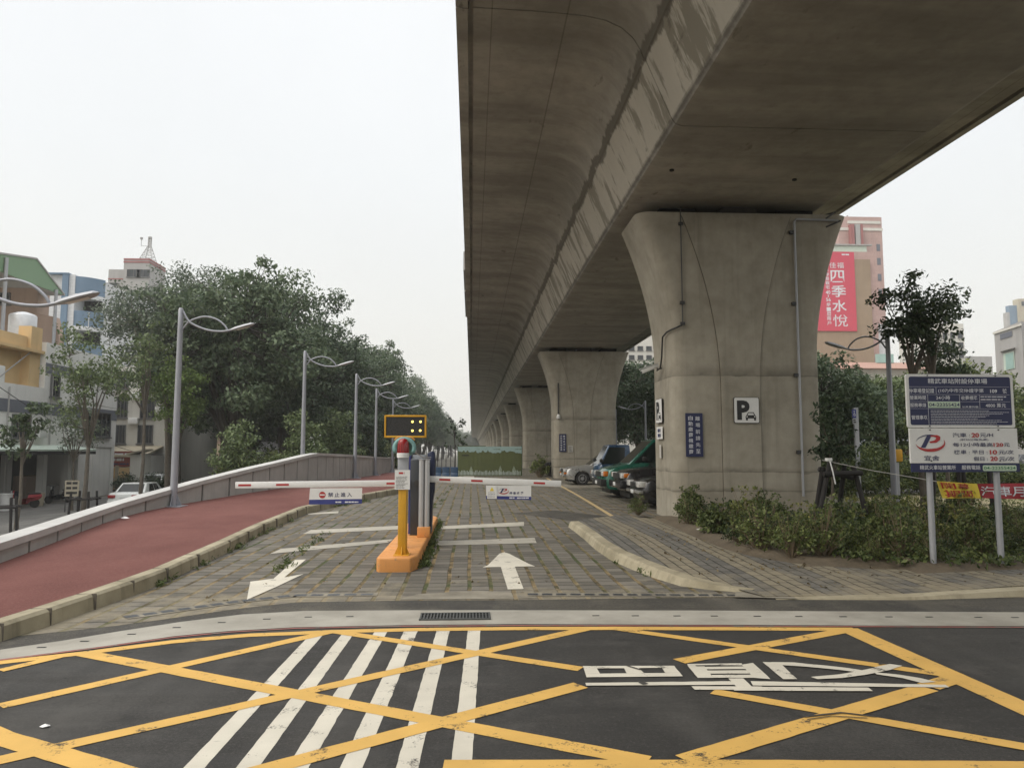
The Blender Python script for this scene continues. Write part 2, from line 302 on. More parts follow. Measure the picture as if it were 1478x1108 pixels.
# ------------------------------------------------------------ mesh builder and object helpers
class MB:
    def __init__(s): s.v = []; s.f = []; s.m = []
    def add(s, vs, fs, mi=0):
        o = len(s.v); s.v += [tuple(v) for v in vs]; s.f += [tuple(i+o for i in f) for f in fs]; s.m += [mi]*len(fs); return s
    def box(s, x0, x1, y0, y1, z0, z1, mi=0):
        return s.add([(x0,y0,z0),(x1,y0,z0),(x1,y1,z0),(x0,y1,z0),(x0,y0,z1),(x1,y0,z1),(x1,y1,z1),(x0,y1,z1)],
                     [(0,3,2,1),(4,5,6,7),(0,1,5,4),(1,2,6,5),(2,3,7,6),(3,0,4,7)], mi)
    def beam(s, a, b, w, h, mi=0):
        a = Vector(a); b = Vector(b); d = (b-a).normalized(); u = d.cross(Vector((0,0,1)))
        if u.length < 1e-4: u = Vector((1,0,0))
        u.normalize(); n = u.cross(d); vs = []
        for p in (a, b):
            for k, l in ((-1,-1),(1,-1),(1,1),(-1,1)): vs.append(p+u*(k*w/2)+n*(l*h/2))
        return s.add(vs, [(0,1,2,3),(7,6,5,4),(0,4,5,1),(1,5,6,2),(2,6,7,3),(3,7,4,0)], mi)
    def tube(s, pts, r, n=8, mi=0):
        pts = [Vector(p) for p in pts]; rs = r if isinstance(r, (list, tuple)) else [r]*len(pts); o = len(s.v); prev = None
        for i, p in enumerate(pts):
            d = (pts[min(i+1, len(pts)-1)]-pts[max(i-1, 0)]).normalized()
            if prev is None:
                u = d.cross(Vector((0,0,1)));
                if u.length < 1e-3: u = d.cross(Vector((0,1,0)))
            else: u = prev - d*prev.dot(d)
            u.normalize(); prev = u; w = d.cross(u)
            for k in range(n):
                a = 2*PI*k/n; s.v.append(tuple(p+(u*math.cos(a)+w*math.sin(a))*rs[i]))
        for i in range(len(pts)-1):
            for k in range(n):
                k2 = (k+1) % n; s.f.append((o+i*n+k, o+i*n+k2, o+(i+1)*n+k2, o+(i+1)*n+k)); s.m.append(mi)
        s.f.append(tuple(o+k for k in reversed(range(n)))); s.m.append(mi)
        s.f.append(tuple(o+(len(pts)-1)*n+k for k in range(n))); s.m.append(mi); return s
    def prism(s, poly, axis, a, b, mi=0):
        n = len(poly)
        def P(u, v, w): return {'x': (w,u,v), 'y': (u,w,v), 'z': (u,v,w)}[axis]
        vs = [P(u, v, a) for u, v in poly]+[P(u, v, b) for u, v in poly]
        return s.add(vs, [tuple(reversed(range(n))), tuple(range(n, 2*n))]+[(i, (i+1) % n, n+(i+1) % n, n+i) for i in range(n)], mi)
    def lathe(s, prof, n=16, c=(0,0,0), axis='z', mi=0):
        o = len(s.v); c = Vector(c)
        for r, h in prof:
            for k in range(n):
                a = 2*PI*k/n; u, v = r*math.cos(a), r*math.sin(a)
                s.v.append(tuple(c+Vector({'z': (u,v,h), 'y': (u,h,v), 'x': (h,u,v)}[axis])))
        for i in range(len(prof)-1):
            for k in range(n):
                k2 = (k+1) % n; s.f.append((o+i*n+k, o+i*n+k2, o+(i+1)*n+k2, o+(i+1)*n+k)); s.m.append(mi)
        s.f.append(tuple(o+k for k in reversed(range(n)))); s.m.append(mi)
        s.f.append(tuple(o+(len(prof)-1)*n+k for k in range(n))); s.m.append(mi); return s
    def poly(s, pts, mi=0): return s.add(pts, [tuple(range(len(pts)))], mi)
    def shift(s, off):
        s.v = [(a-off[0], b-off[1], c-off[2]) for a, b, c in s.v]; return s
    def split(s, name, mats, parent=None, **kw):
        par = list(range(len(s.v)))
        def fd(i):
            while par[i] != i: par[i] = par[par[i]]; i = par[i]
            return i
        for f in s.f:
            for i in f[1:]: par[fd(i)] = fd(f[0])
        parts = {}
        for f, m in zip(s.f, s.m): parts.setdefault(fd(f[0]), []).append((f, m))
        out = []
        for fs in parts.values():
            b = MB(); mp = {}
            for f, m in fs:
                for i in f:
                    if i not in mp: mp[i] = len(b.v); b.v.append(s.v[i])
                b.f.append(tuple(mp[i] for i in f)); b.m.append(m)
            out.append(b.build(name, mats, parent, **kw))
        return out
    def build(s, name, mats, parent=None, smooth=None, bevel=0, seg=2, tri=False, weld=False):
        me = bpy.data.meshes.new(name); me.from_pydata(s.v, [], s.f)
        if not isinstance(mats, (list, tuple)): mats = [mats]
        for m in mats: me.materials.append(M[m] if isinstance(m, str) else m)
        me.polygons.foreach_set('material_index', s.m)
        bm = bmesh.new(); bm.from_mesh(me)
        if weld: bmesh.ops.remove_doubles(bm, verts=bm.verts, dist=1e-5)
        if tri: bmesh.ops.triangulate(bm, faces=[f for f in bm.faces if len(f.verts) > 4])
        bmesh.ops.recalc_face_normals(bm, faces=bm.faces)
        if bevel:
            bmesh.ops.remove_doubles(bm, verts=bm.verts, dist=1e-5)
            ed = [e for e in bm.edges if len(e.link_faces) == 2 and e.calc_face_angle(0) > R(25)]
            bmesh.ops.bevel(bm, geom=ed, offset=bevel, segments=seg, affect='EDGES', profile=.5, clamp_overlap=True)
        bm.to_mesh(me); bm.free()
        if smooth is not None or bevel:
            me.polygons.foreach_set('use_smooth', [True]*len(me.polygons)); me.set_sharp_from_angle(angle=R(smooth or 40))
        o = bpy.data.objects.new(name, me); col.objects.link(o)
        if parent is not None: o.parent = parent
        return o
def tag(o, label, cat, group=None, kind=None):
    o['label'] = label; o['category'] = cat
    if group: o['group'] = group
    if kind: o['kind'] = kind
    return o
def thing(name, label, cat, loc=(0,0,0), rz=0, group=None):
    o = bpy.data.objects.new(name, None); o.empty_display_size = .2; col.objects.link(o); o.location = loc; o.rotation_euler = (0, 0, rz)
    return tag(o, label, cat, group)
def struct(o, label, cat):
    return tag(o, label, cat, None, 'structure')
def dup(root, loc, rz=None, label=None, scale=None):
    c = root.copy(); col.objects.link(c); c.location = loc
    if rz is not None: c.rotation_euler = (0, 0, rz)
    if scale is not None: c.scale = scale if hasattr(scale, '__len__') else (scale,)*3
    if label: c['label'] = label
    def rec(a, b):
        for ch in a.children:
            d = ch.copy(); col.objects.link(d); d.parent = b; rec(ch, d)
    rec(root, c); return c

# ------------------------------------------------------------ lettering (flat, in a sign's own plane facing -Y)
def text_mesh(s, bold=.0):
    cu = bpy.data.curves.new('lettering', 'FONT'); cu.body = s; cu.size = 1; cu.align_x = 'CENTER'; cu.offset = bold; cu.resolution_u = 3; cu.space_line = .9
    ob = bpy.data.objects.new('lettering', cu); col.objects.link(ob)
    dg = bpy.context.evaluated_depsgraph_get(); me = bpy.data.meshes.new_from_object(ob.evaluated_get(dg))
    bpy.data.objects.remove(ob); bpy.data.curves.remove(cu); return me
def text(s, x0, x1, z0, z1, y, mat, parent, bold=.02, name='lettering', xf=None):
    me = text_mesh(s, bold); n = len(me.vertices)
    if n == 0: return None
    co = np.empty(n*3); me.vertices.foreach_get('co', co); co = co.reshape(-1, 3)
    lo, hi = co.min(0), co.max(0); out = np.empty_like(co)
    out[:, 0] = x0+(co[:, 0]-lo[0])/max(hi[0]-lo[0], 1e-6)*(x1-x0); out[:, 2] = z0+(co[:, 1]-lo[1])/max(hi[1]-lo[1], 1e-6)*(z1-z0); out[:, 1] = y
    if xf is not None: out = np.array([xf(Vector(p)) for p in out])
    me.vertices.foreach_set('co', out.ravel()); me.materials.clear(); me.materials.append(M[mat]); me.update()
    me.polygons.foreach_set('material_index', [0]*len(me.polygons))
    o = bpy.data.objects.new(name, me); col.objects.link(o); o.parent = parent; return o
def flat(parts, y, mat, parent, name):
    b = MB()
    for i, p in enumerate(parts): b.poly([(x, y-.0003*i, z) for x, z in p])
    return b.build(name, mat, parent, tri=True)
def fine_print(x0, x1, z0, z1, rows, y, mat, parent, h=.45, name='fine_print'):
    b = MB(); dz = (z1-z0)/rows; rr = random.Random(int(abs(x0*1000))+rows)
    for i in range(rows):
        zc = z1-dz*(i+.5); x = x0; end = lerp(x0+.5*(x1-x0), x1, rr.random()**.4)
        while x < end:
            w = dz*rr.uniform(.5, 2.2); w = min(w, end-x)
            b.poly([(x, y, zc-dz*h/2), (x+w, y, zc-dz*h/2), (x+w, y, zc+dz*h/2), (x, y, zc+dz*h/2)]); x += w+dz*.25
    return b.build(name, mat, parent)
def rrect(x0, x1, z0, z1, r, n=4):
    pts = []
    for cx, cz, a0 in ((x1-r, z0+r, -90), (x1-r, z1-r, 0), (x0+r, z1-r, 90), (x0+r, z0+r, 180)):
        for k in range(n+1):
            a = R(a0+90*k/n); pts.append((cx+r*math.cos(a), cz+r*math.sin(a)))
    return pts
def disc(cx, cz, r, n=20): return [(cx+r*math.cos(2*PI*k/n), cz+r*math.sin(2*PI*k/n)) for k in range(n)]
def logo(x0, z0, w, h, y, parent):
    P = lambda u, v: (x0+u*w, z0+v*h)
    flat([[P(.17,.28), P(.33,.28), P(.56,.88), P(.40,.88)]], y, 'letter_navy', parent, 'logo_stem')
    bowl = [P(.50,.88), P(.74,.90), P(.85,.82), P(.84,.66), P(.70,.52), P(.50,.50), P(.46,.58), P(.62,.62), P(.70,.70), P(.70,.78), P(.60,.82), P(.54,.80)]
    flat([bowl], y-.0006, 'redv', parent, 'logo_bowl')
    def arc(a0, a1, th0, nm, mat):
        o, i = [], []
        for k in range(19):
            t = k/18; a = R(lerp(a0, a1, t)); th = th0*math.sin(PI*min(max(t, .02), .98))
            o.append(P(.5+.5*math.cos(a), .5+.42*math.sin(a))); i.append(P(.5+(.5-th*.7)*math.cos(a), .5+(.42-th)*math.sin(a)))
        flat([[o[k], o[k+1], i[k+1], i[k]] for k in range(18)], y, mat, parent, nm)
    arc(185, 385, .15, 'logo_swoosh', 'redv'); arc(60, 170, .05, 'logo_swoosh', 'letter_navy')
# ============================================================ GROUND AND ROADS
def laneh(Y): return .10*min(max((Y-9)/16, 0), 1)
def streetz(Y): return -1.5*min(max((Y-6)/24, 0), 1)
WALL = [(3.0,-4.95,.12,.38), (5.0,-5.3,.12,.40), (7.5,-5.72,.14,.415), (9.7,-6.1,.16,.43), (11.2,-6.38,.18,.45), (12.6,-6.66,.2,.47), (14,-6.93,.23,.50), (15.4,-7.17,.26,.535), (16.6,-7.33,.28,.58),
        (17.8,-7.32,.31,.65), (18.8,-7.15,.34,.76), (20,-6.88,.38,.91), (22,-6.35,.45,1.14), (24,-6.1,.47,1.28), (26,-5.88,.49,1.43), (28,-5.72,.5,1.56), (30,-5.6,.47,1.53), (34.8,-5.45,.39,1.46), (42,-5.45,.28,1.32), (50,-5.5,.22,1.2), (54,-5.5,.2,1.18)]
KERB = []
for (px, py, z) in ((-420,960,.12), (-150,925,.14), (0,900,.15), (70,878,.16), (135,857,.165), (190,838,.17), (240,820,.175), (285,800,.185), (330,780,.20), (380,756,.22), (441,731,.25), (480,722,.27), (525,713,.29), (572,705,.30)):
    p = G(px, py, z); KERB.append((p.y, p.x, z))
KERB += [(32, -2.5, .30), (40, -2.4, .27), (50, -2.4, .22), (56, -2.4, .2)]
def wallx(Y): return interp(WALL, Y)
def kerbx(Y): return interp(KERB, Y)

def sheet(name, pts, mat, kind=True, parent=None):
    b = MB().poly(pts); o = b.build(name, mat, parent, tri=True)
    return o
def strip(name, A, B, mat, parent=None):
    b = MB()
    for i in range(len(A)-1): b.poly([A[i], A[i+1], B[i+1], B[i]])
    return b.build(name, mat, parent)

# one big terrain sheet: level under the viaduct, the left street dips below the ramp wall
ys = [-60, -30, -10, 0, 4, 6, 8, 10, 12, 14, 16, 17, 18, 19, 20, 22, 24, 26, 28, 30, 34, 38, 42, 50, 54, 70, 100, 150, 220, 300, 450, 700, 1200, 2000]
b = MB(); W = 0; rows = []
for Y in ys:
    wx = wallx(min(Y, 54))[0] if Y > 3 else -4.95
    row = []
    for dx in (-2000, -700, -250, -110, -60, -40, -25, -14, -7, -2, -.06):
        row.append((wx+dx, Y, streetz(Y)-.03))
    for x in (wx+.06, -1, 3, 10, 20, 35, 60, 110, 250, 700, 2000): row.append((x, Y, -.05))
    rows.append(row)
n = len(rows[0]); b.v = [p for r in rows for p in r]
for j in range(len(rows)-1):
    for i in range(n-1): b.f.append((j*n+i, j*n+i+1, (j+1)*n+i+1, (j+1)*n+i)); b.m.append(0)
struct(b.build('ground', 'ground'), 'flat dusty city ground stretching under the viaduct to the haze', 'ground')

# near road with the yellow box junction
gl = [(-700,1010), (-300,975), (0,951), (150,932), (250,917.6), (330,910), (425,904.6), (576,901.6), (740,900), (1000,901), (1478,903), (1900,905), (2600,909), (4200,918)]
gu = [(-700,985), (-300,957), (0,937), (90,924), (175,910), (260,897), (350,886), (440,881), (600,880), (740,880), (1000,880.5), (1478,883), (1900,885), (2600,889), (4200,897)]
sl = [(-700,975), (-300,943), (0,920), (90,911), (175,902), (260,890), (350,877), (430,868.5), (600,866), (740,865.5), (1000,862), (1478,862), (1900,864), (2600,868), (4200,876)]
GL = [G(x, y, .004) for x, y in gl]; GU = [G(x, y, .004) for x, y in gu]; SL = [G(x, y, .004) for x, y in sl]
road = sheet('road', [Vector((-70, -40, 0)), Vector((70, -40, 0)), Vector((70, 7.0, 0))]+[Vector((p.x, p.y+.15, 0)) for p in reversed(GL)]+[Vector((-70, GL[0].y+.15, 0))], 'asphalt')
struct(road, 'dark asphalt road with a yellow box junction across the foreground', 'road')
def ragged(pts, amp=.004, step=.07):
    out = []; n = len(pts)
    for i in range(n):
        a, b_ = pts[i], pts[(i+1) % n]; m = max(1, int((b_-a).length/step))
        for q in range(m):
            p = a.lerp(b_, q/m); d = (b_-a).normalized(); k_ = amp*(mnoise.noise(Vector((p.x*9, p.y*9, 1)))+.7*mnoise.noise(Vector((p.x*31, p.y*31, 2))))
            out.append(Vector((p.x-d.y*k_, p.y+d.x*k_, p.z)))
    return out
def road_child(name, pts, mat, z, **k):
    pts = ragged([Vector((p.x, p.y, 0)) for p in pts])
    o = sheet(name, [Vector((p.x, p.y, z)) for p in pts], mat, parent=road); return o
gut = strip('road_gutter', GL, GU, 'conc'); struct(gut, 'pale concrete gutter strip along the far road edge', 'gutter')
stp = strip('road_strip', GU, SL, 'asphalt_strip'); struct(stp, 'worn asphalt strip between the gutter and the block paving', 'road')
b = MB()
for x in (60, 122, 190, 255, 320, 385, 445, 505, 860, 917, 977, 1031, 1093, 1153, 1217, 1283, 1341, 1412, 1465):
    y0 = np.interp(x, [p[0] for p in gl], [p[1] for p in gl]); y1 = np.interp(x, [p[0] for p in gu], [p[1] for p in gu]); p = G(x, lerp(y1, y0, .42))
    b.box(p.x-.035, p.x+.035, p.y-.012, p.y+.012, .0045, .0075)
b.split('weep_slot', 'black', gut)
# red kerbside line and the yellow box
k = [0]
def line(name, pxs, w, mat, z=None, kind_pts=None):
    k[0] += 1; zz = z if z is not None else .0034+.00012*k[0]
    raw = [G(x, y) for x, y in pxs]; pts = []; L = []; Rr = []
    for a, c_ in zip(raw, raw[1:]):
        m = max(1, int((c_-a).length/.09)); pts += [a.lerp(c_, q/m) for q in range(m)]
    pts.append(raw[-1])
    for i, p in enumerate(pts):
        d = (pts[min(i+1, len(pts)-1)]-pts[max(i-1, 0)]); d = Vector((d.x, d.y, 0)).normalized(); nrm = Vector((-d.y, d.x, 0))*(w/2); ja, jb = [1+.05*(mnoise.noise(Vector((p.x*8, p.y*8, c_)))+.8*mnoise.noise(Vector((p.x*29, p.y*29, c_)))) for c_ in (0, 5)]
        L.append(Vector((p.x+nrm.x*ja, p.y+nrm.y*ja, zz))); Rr.append(Vector((p.x-nrm.x*jb, p.y-nrm.y*jb, zz)))
    return strip(name, L, Rr, mat, road)
line('kerb_line', [(-300,977), (0,953), (150,934), (250,920), (330,912.5), (425,907), (576,904), (740,903), (1000,903.5), (1478,905.5), (2000,908)], .035, 'red_paint', .0058)
for pxs, w in (([(-80,963), (0,956), (120,942.7), (250,926), (360,916.5), (425.6,914), (476,911.5), (600,908.5), (740,907), (891,906.7), (1234,908)], .125),
               ([(1222,907), (1478,1022), (1800,1168)], .21), ([(640,1104), (1060,1104), (1478,1106), (1900,1108)], .13),
               ([(120,942.7), (935,1099)], .15), ([(0,1019), (476,911.8)], .13), ([(-40,1106), (845,907.5)], .13), ([(-60,1037), (0,1064), (150,1108), (260,1142)], .16),
               ([(480.7,911), (838,965.5)], .12), ([(340,1122), (838,989)], .15), ([(980,954.5), (1221,909.5)], .14), ([(891,907.5), (1386,977)], .12),
               ([(990,1098), (1338,993)], .16), ([(1340,991), (1384,977.5)], .16), ([(1029,998), (1478,1078), (1900,1153)], .12), ([(0,968), (85,948)], .10)):
    line('box_line', pxs, w, 'yellow_paint')
for (a0, a1, b0, b1) in (((890,195),(930,193),(530,575),(590,575)), ((985,190),(1020,188),(680,575),(745,575)), ((1080,182),(1118,180),(825,575),(890,575)), ((1165,180),(1205,178),(980,575),(1045,575)), ((1260,175),(1297,175),(1140,575),(1205,575)), ((1350,170),(1385,170),(1298,575),(1360,575))):
    q = [G(p[0]/1.997, 820+p[1]/1.997) for p in (a0, a1, b1, b0)]
    q[2] += (q[2]-q[1])*.3; q[3] += (q[3]-q[0])*.3
    road_child('crossing_stripe', q, 'white_paint', .0022)
A_ = lambda *p: [(840+x/5.685, 960+y/5.685) for x, y in p]
B_ = lambda *p: [(1060+x/4.619, 940+y/4.619) for x, y in p]
strokes = [A_((5,10),(755,8),(768,25),(15,31)), A_((28,73),(805,66),(828,95),(38,103)), A_((15,31),(125,30),(148,73),(28,73)), A_((345,28),(465,27),(510,69),(368,70)), A_((655,24),(768,25),(805,66),(683,66)),
    A_((865,5),(1000,5),(1020,38),(1040,60),(1062,84),(1075,108),(950,108)), [(1070.5,960),(1087,957.3),(1112,980.7),(1088,979)], A_((870,5),(862,-6),(1310,-12),(1312,5)), A_((1003,17),(1320,14),(1345,36),(1022,38)), A_((1030,48),(1355,46),(1380,73),(1050,74)), A_((1063,84),(1395,82),(1410,108),(1075,108)),
    A_((28,150),(1228,136),(1255,166),(36,172)), A_((1200,113),(1322,113),(1400,186),(1268,186)), B_((108,203),(1410,227),(1432,245),(125,232)), A_((898,178),(1478,180),(1478,206),(925,207))+[], B_((-2,240),(895,246),(925,270),(-2,266)),
    B_((188,75),(302,80),(420,190),(325,190)), B_((240,75),(400,78),(600,98),(760,116),(855,131),(840,146),(700,128),(480,106),(300,95)), B_((930,143),(1100,160),(1240,183),(1345,208),(1250,216),(1120,182),(950,158)), B_((510,175),(700,158),(880,125),(1035,88),(1118,100),(1040,128),(880,160),(720,182),(555,190))]
for s in strokes: k[0] += 1; road_child('road_lettering', [G(x, y) for x, y in s], 'white_paint', .0050+.00010*k[0])

M['smudge'] = plain('tyre rubber smudge', (.05, .046, .04), .9, 0, .4, 20)
for pxs, w in (([(1160,1036), (1215,1030), (1265,1036)], .02), ([(1165,1040), (1200,1035), (1252,1038)], .012), ([(1004,962), (1040,961.5)], .02), ([(905,962), (925,968)], .02), ([(925,986), (932,989)], .05), ([(1268,960), (1288,957)], .02)): line('tyre_smudge', pxs, w, 'smudge', .0075+.0001*k[0])
# drain grate in the gutter
gr = thing('drain_grate', 'dark steel drain grate with slots set in the pale gutter', 'drain grate', G(657, 889.5, .0065)); b = MB()
w2, d2 = .35, .145
b.box(-w2, w2, -d2, -d2+.025, 0, .012); b.box(-w2, w2, d2-.025, d2, 0, .012)
for i in range(22): x = -w2+.012+i*(2*w2-.024)/21; b.box(x-.007, x+.007, -d2+.025, d2-.025, 0, .011)
for yy in (-.05, .05): b.box(-w2+.02, w2-.02, yy-.004, yy+.004, 0, .009)
b.build('grate_bars', 'grate', gr); MB().box(-w2, w2, -d2, d2, -.003, -.0015).build('pit', 'dark', gr)

# block-paved lane
b = MB(); xs = np.linspace(-9.0, 12.0, 72); npts = [(p.x, p.y) for p in SL]
def nearY(x): return float(np.interp(x, [p[0] for p in npts], [p[1] for p in npts]))
NJ = 26
for j in range(NJ+1):
    t = (j/NJ)**1.3
    for x in xs: y = lerp(nearY(x)-.01, 66, t); b.v.append((x, y, laneh(y)+.006))
for j in range(NJ):
    for i in range(len(xs)-1):
        a = j*len(xs)+i; b.f.append((a, a+1, a+len(xs)+1, a+len(xs))); b.m.append(0)
lane = b.build('pavement_lane', 'lane'); struct(lane, 'block paved car park lane with weedy joints', 'pavement')
def LG(px, py):
    p = G(px, py, 0)
    for _ in range(4): p = G(px, py, laneh(p.y))
    return p
def lane_mark(name, pxs, mat, dz=.012):
    pts = [LG(x, y) for x, y in pxs]; return sheet(name, [Vector((p.x, p.y, laneh(p.y)+dz)) for p in pts], mat, parent=lane)
def lane_line(name, a, c, w, mat, dz=.012, n=6):
    A, Bp = LG(*a), LG(*c); d = Vector((Bp.x-A.x, Bp.y-A.y, 0)).normalized(); nr = Vector((-d.y, d.x, 0))*(w/2); L, Q = [], []
    for i in range(n+1):
        p = A.lerp(Bp, i/n); z = laneh(p.y)+dz; L.append(Vector((p.x+nr.x, p.y+nr.y, z))); Q.append(Vector((p.x-nr.x, p.y-nr.y, z)))
    return strip(name, L, Q, mat, lane)
for q in ([(437.4,771),(448.8,765.2),(579,758.9),(579,764.2)], [(389.4,800),(405.8,792.5),(567.6,778.6),(560,783.7)], [(636.5,759.7),(756.3,753.6),(756.3,759.3),(637.5,764)], [(628.4,781.6),(771.5,776.5),(774.5,784.2),(628.4,787.7)]): lane_mark('stop_bar', q, 'worn_paint')
O = lambda *p: [(600+x/4.927, 740+y/4.927) for x, y in p]
lane_mark('lane_arrow', O((595,295),(630,284),(665,295),(800,365),(850,385),(475,392),(512,378)), 'white_paint', .013); lane_mark('lane_arrow', O((605,389),(705,388),(768,548),(655,550)), 'white_paint', .0135)
O = lambda *p: [(180+x/3.889, 740+y/3.889) for x, y in p]
lane_mark('lane_arrow', O((955,268),(1018,265),(896,366),(1003,347),(850,420),(685,493),(705,390),(835,374)), 'white_paint', .013)
lane_mark('worn_patch', [(443.7,741.5),(489,738),(488,741),(445,743)], 'worn_paint', .0128); 
lane_line('bay_line', (789,690), (885,746), .11, 'tan_paint'); lane_line('bay_line', (885,746), (912,762), .11, 'white_paint', .0135)
for a, c in (((868,733), (950,737)), ((846,717.5), (935,720)), ((820,700), (880,701)), ((835,709), (905,711))): lane_line('bay_line', a, c, .07, 'worn_paint', .0125)
lane_mark('concrete_patch', [(655,695),(664,686.5),(684,686.5),(686,695)], 'conc', .011)
lane_mark('concrete_patch', [(604,858),(690,853),(738,856),(742,865),(575,866)], 'patchconc', .011)
lane_mark('concrete_patch', [(740,741),(800,737),(905,748),(830,752)], 'asphalt_strip', .0115)
sheet('concrete_patch', [G(1062,853.5,.019), G(1135,852,.019), G(1150,863.5,.019), G(1060,861,.019)], 'patchconc', parent=lane)
lane_mark('concrete_patch', [(808,698.5),(872,698.5),(876,704),(809,704.5)], 'patchconc', .0118)
# trench drain along the paving edge
tr = thing('trench_drain', 'narrow slotted trench drain along the lane edge before the white arrow', 'drain'); b = MB(); c = MB()
def trench(pa, pb):
    n = max(2, int((pb-pa).length/.16)); d = (pb-pa)/n; nr = Vector((-d.y, d.x, 0)).normalized()*.05
    for i in range(n):
        p = pa+d*i; q = p+d*.72
        c.poly([p-nr+Vector((0,0,.0125)), q-nr+Vector((0,0,.0125)), q+nr+Vector((0,0,.0125)), p+nr+Vector((0,0,.0125))])
    e = nr*2.0
    b.poly([pa-e+Vector((0,0,.011)), pb-e+Vector((0,0,.011)), pb+e+Vector((0,0,.011)), pa+e+Vector((0,0,.011))])
trench(G(762,858.5), G(1070,860)); trench(G(350,868), G(425,860)); trench(G(425,860), G(545,858.5)); trench(G(180,892), G(350,868)); 
b.split('drain_edge', 'patchconc', tr); c.split('slot', 'charcoal', tr)

# ------------------------------------------------------------ red path, kerbs, ramp wall
b = MB(); PY = [-1, 1.5] + [y*.5+3 for y in range(0, 30)] + list(range(18, 57, 2)); NX = 8
for Y in PY:
    wx, wz, _ = wallx(Y); kx, kz = kerbx(Y); kx -= .16
    for i in range(NX+1):
        t = i/NX; b.v.append((lerp(wx-.02, kx, t), Y, lerp(wz, kz, t)-.006))
for j in range(len(PY)-1):
    for i in range(NX):
        a = j*(NX+1)+i; b.f.append((a, a+1, a+NX+2, a+NX+1)); b.m.append(0)
struct(b.build('red_path', 'red'), 'dull red coated footpath rising beside the grey wall', 'path')
b = MB(); KP = [(0, KERB[0][1]-1.2, .12)] + KERB
for i in range(len(KP)):
    Y, X, z = KP[i]
    wob = .012*math.sin(i*2.3)
    b.v += [(X-.17, Y, z), (X-.02, Y, z+.004), (X+.01+wob, Y, z-.025), (X+.03+wob, Y, laneh(Y)-.06), (X-.17, Y, laneh(Y)-.06)]
for i in range(len(KP)-1):
    for q in range(4): b.f.append((i*5+q, i*5+q+1, i*5+q+6, i*5+q+5)); b.m.append(0)
kl = b.build('kerb', 'kerb', smooth=30); jb = MB(); acc_ = 0
for i in range(1, len(KP)-3):
    a_, b_ = Vector((KP[i][1], KP[i][0], KP[i][2])), Vector((KP[i+1][1], KP[i+1][0], KP[i+1][2])); n_ = max(1, int((b_-a_).length/.9))
    for q in range(n_): p = a_.lerp(b_, q/n_); jb.box(p.x-.1715, p.x+.032, p.y-.0035, p.y+.0035, laneh(p.y)-.03, p.z+.0045)
jb.split('kerb_joint', 'bark', kl)
struct(kl, 'weathered yellowish concrete kerb edging the red path', 'kerb')
# wall: core, facing panels with open joints, coping
rw = thing('ramp_wall', 'low grey panelled concrete wall with pale coping along the red path', 'wall')
core, pan, cop = MB(), MB(), MB()
def wpt(s_tab, s):
    return interp(s_tab, s)
acc = 0; ST = []
pp = None
for Y, X, z0, z1 in WALL:
    if pp is not None: acc += math.hypot(X-pp[0], Y-pp[1])
    ST.append((acc, X, Y, z0, z1)); pp = (X, Y)
SL_ = acc; s = 0.0; step = 1.22
def frame(s):
    X, Y, z0, z1 = interp(ST, s); X2, Y2, _, _ = interp(ST, min(s+.3, SL_)); X0, Y0, _, _ = interp(ST, max(s-.3, 0))
    d = Vector((X2-X0, Y2-Y0, 0)).normalized(); return Vector((X, Y, 0)), d, Vector((d.y, -d.x, 0)), z0, z1
def slab(mb, s0, s1, o0, o1, zl0, zl1, zh0, zh1):
    p, d, nr, _, _ = frame(s0); q, d2, nr2, _, _ = frame(s1); vs = []
    for (P, N, zl, zh) in ((p, nr, zl0, zh0), (q, nr2, zl1, zh1)):
        for off, z in ((o0, zl), (o1, zl), (o1, zh), (o0, zh)): w = P+N*off; vs.append((w.x, w.y, z))
    mb.add(vs, [(0,1,2,3),(7,6,5,4),(0,4,5,1),(1,5,6,2),(2,6,7,3),(3,7,4,0)])
while s < SL_-.01:
    e = min(s+step, SL_); _, _, _, a0, a1 = frame(s); _, _, _, c0, c1 = frame(e); Ys = interp(ST, s)[1]
    zb = streetz(Ys)-.3
    slab(core, s, e, -.24, -.035, zb, zb, a1-.10, c1-.10)
    g = .042
    slab(pan, s+g, e-g, -.034, 0, a0-.08, c0-.08, lerp(a1, c1, g/step)-.115, lerp(c1, a1, g/step)-.115)
    slab(cop, s, e, -.30, .03, a1-.10, c1-.10, a1, c1)
    s = e
core.build('wall_core', 'barkdark', rw); pan.build('wall_panels', 'walls', rw); cop.build('coping', 'coping', rw, weld=True, smooth=30)

# ------------------------------------------------------------ right-hand sidewalk, its kerb, planting bed
KR = [(822,752,.17), (832,758,.17), (846,768,.165), (862,781,.16), (885,795,.155), (915,808,.14), (950,822,.12), (985,834,.10), (1020,842,.07), (1060,849,.045), (1100,853.5,.03), (1125,855,.022)]
KRp = [G(x, y, z) for x, y, z in KR]
b = MB()
for i, p in enumerate(KRp):
    d = (KRp[min(i+1, len(KRp)-1)]-KRp[max(i-1, 0)]); d = Vector((d.x, d.y, 0)).normalized(); nr = Vector((-d.y, d.x, 0))  # towards the walk
    if nr.x < 0 and i < 6: nr = -nr
    wv = .19 if i < 9 else .14
    inn = p+nr*wv; b.v += [(p.x-nr.x*.05, p.y-nr.y*.05, -.02), (p.x, p.y, p.z-.03), (p.x+nr.x*.03, p.y+nr.y*.03, p.z), (inn.x, inn.y, p.z+.004), (inn.x, inn.y, -.04)]
for i in range(len(KRp)-1):
    for q in range(4): b.f.append((i*5+q, i*5+q+1, i*5+q+6, i*5+q+5)); b.m.append(0)
b.f.append((0,1,2,3,4)); b.m.append(0)
struct(b.build('kerb', 'kerb', smooth=20), 'curved yellowish kerb around the corner of the banded sidewalk', 'kerb')
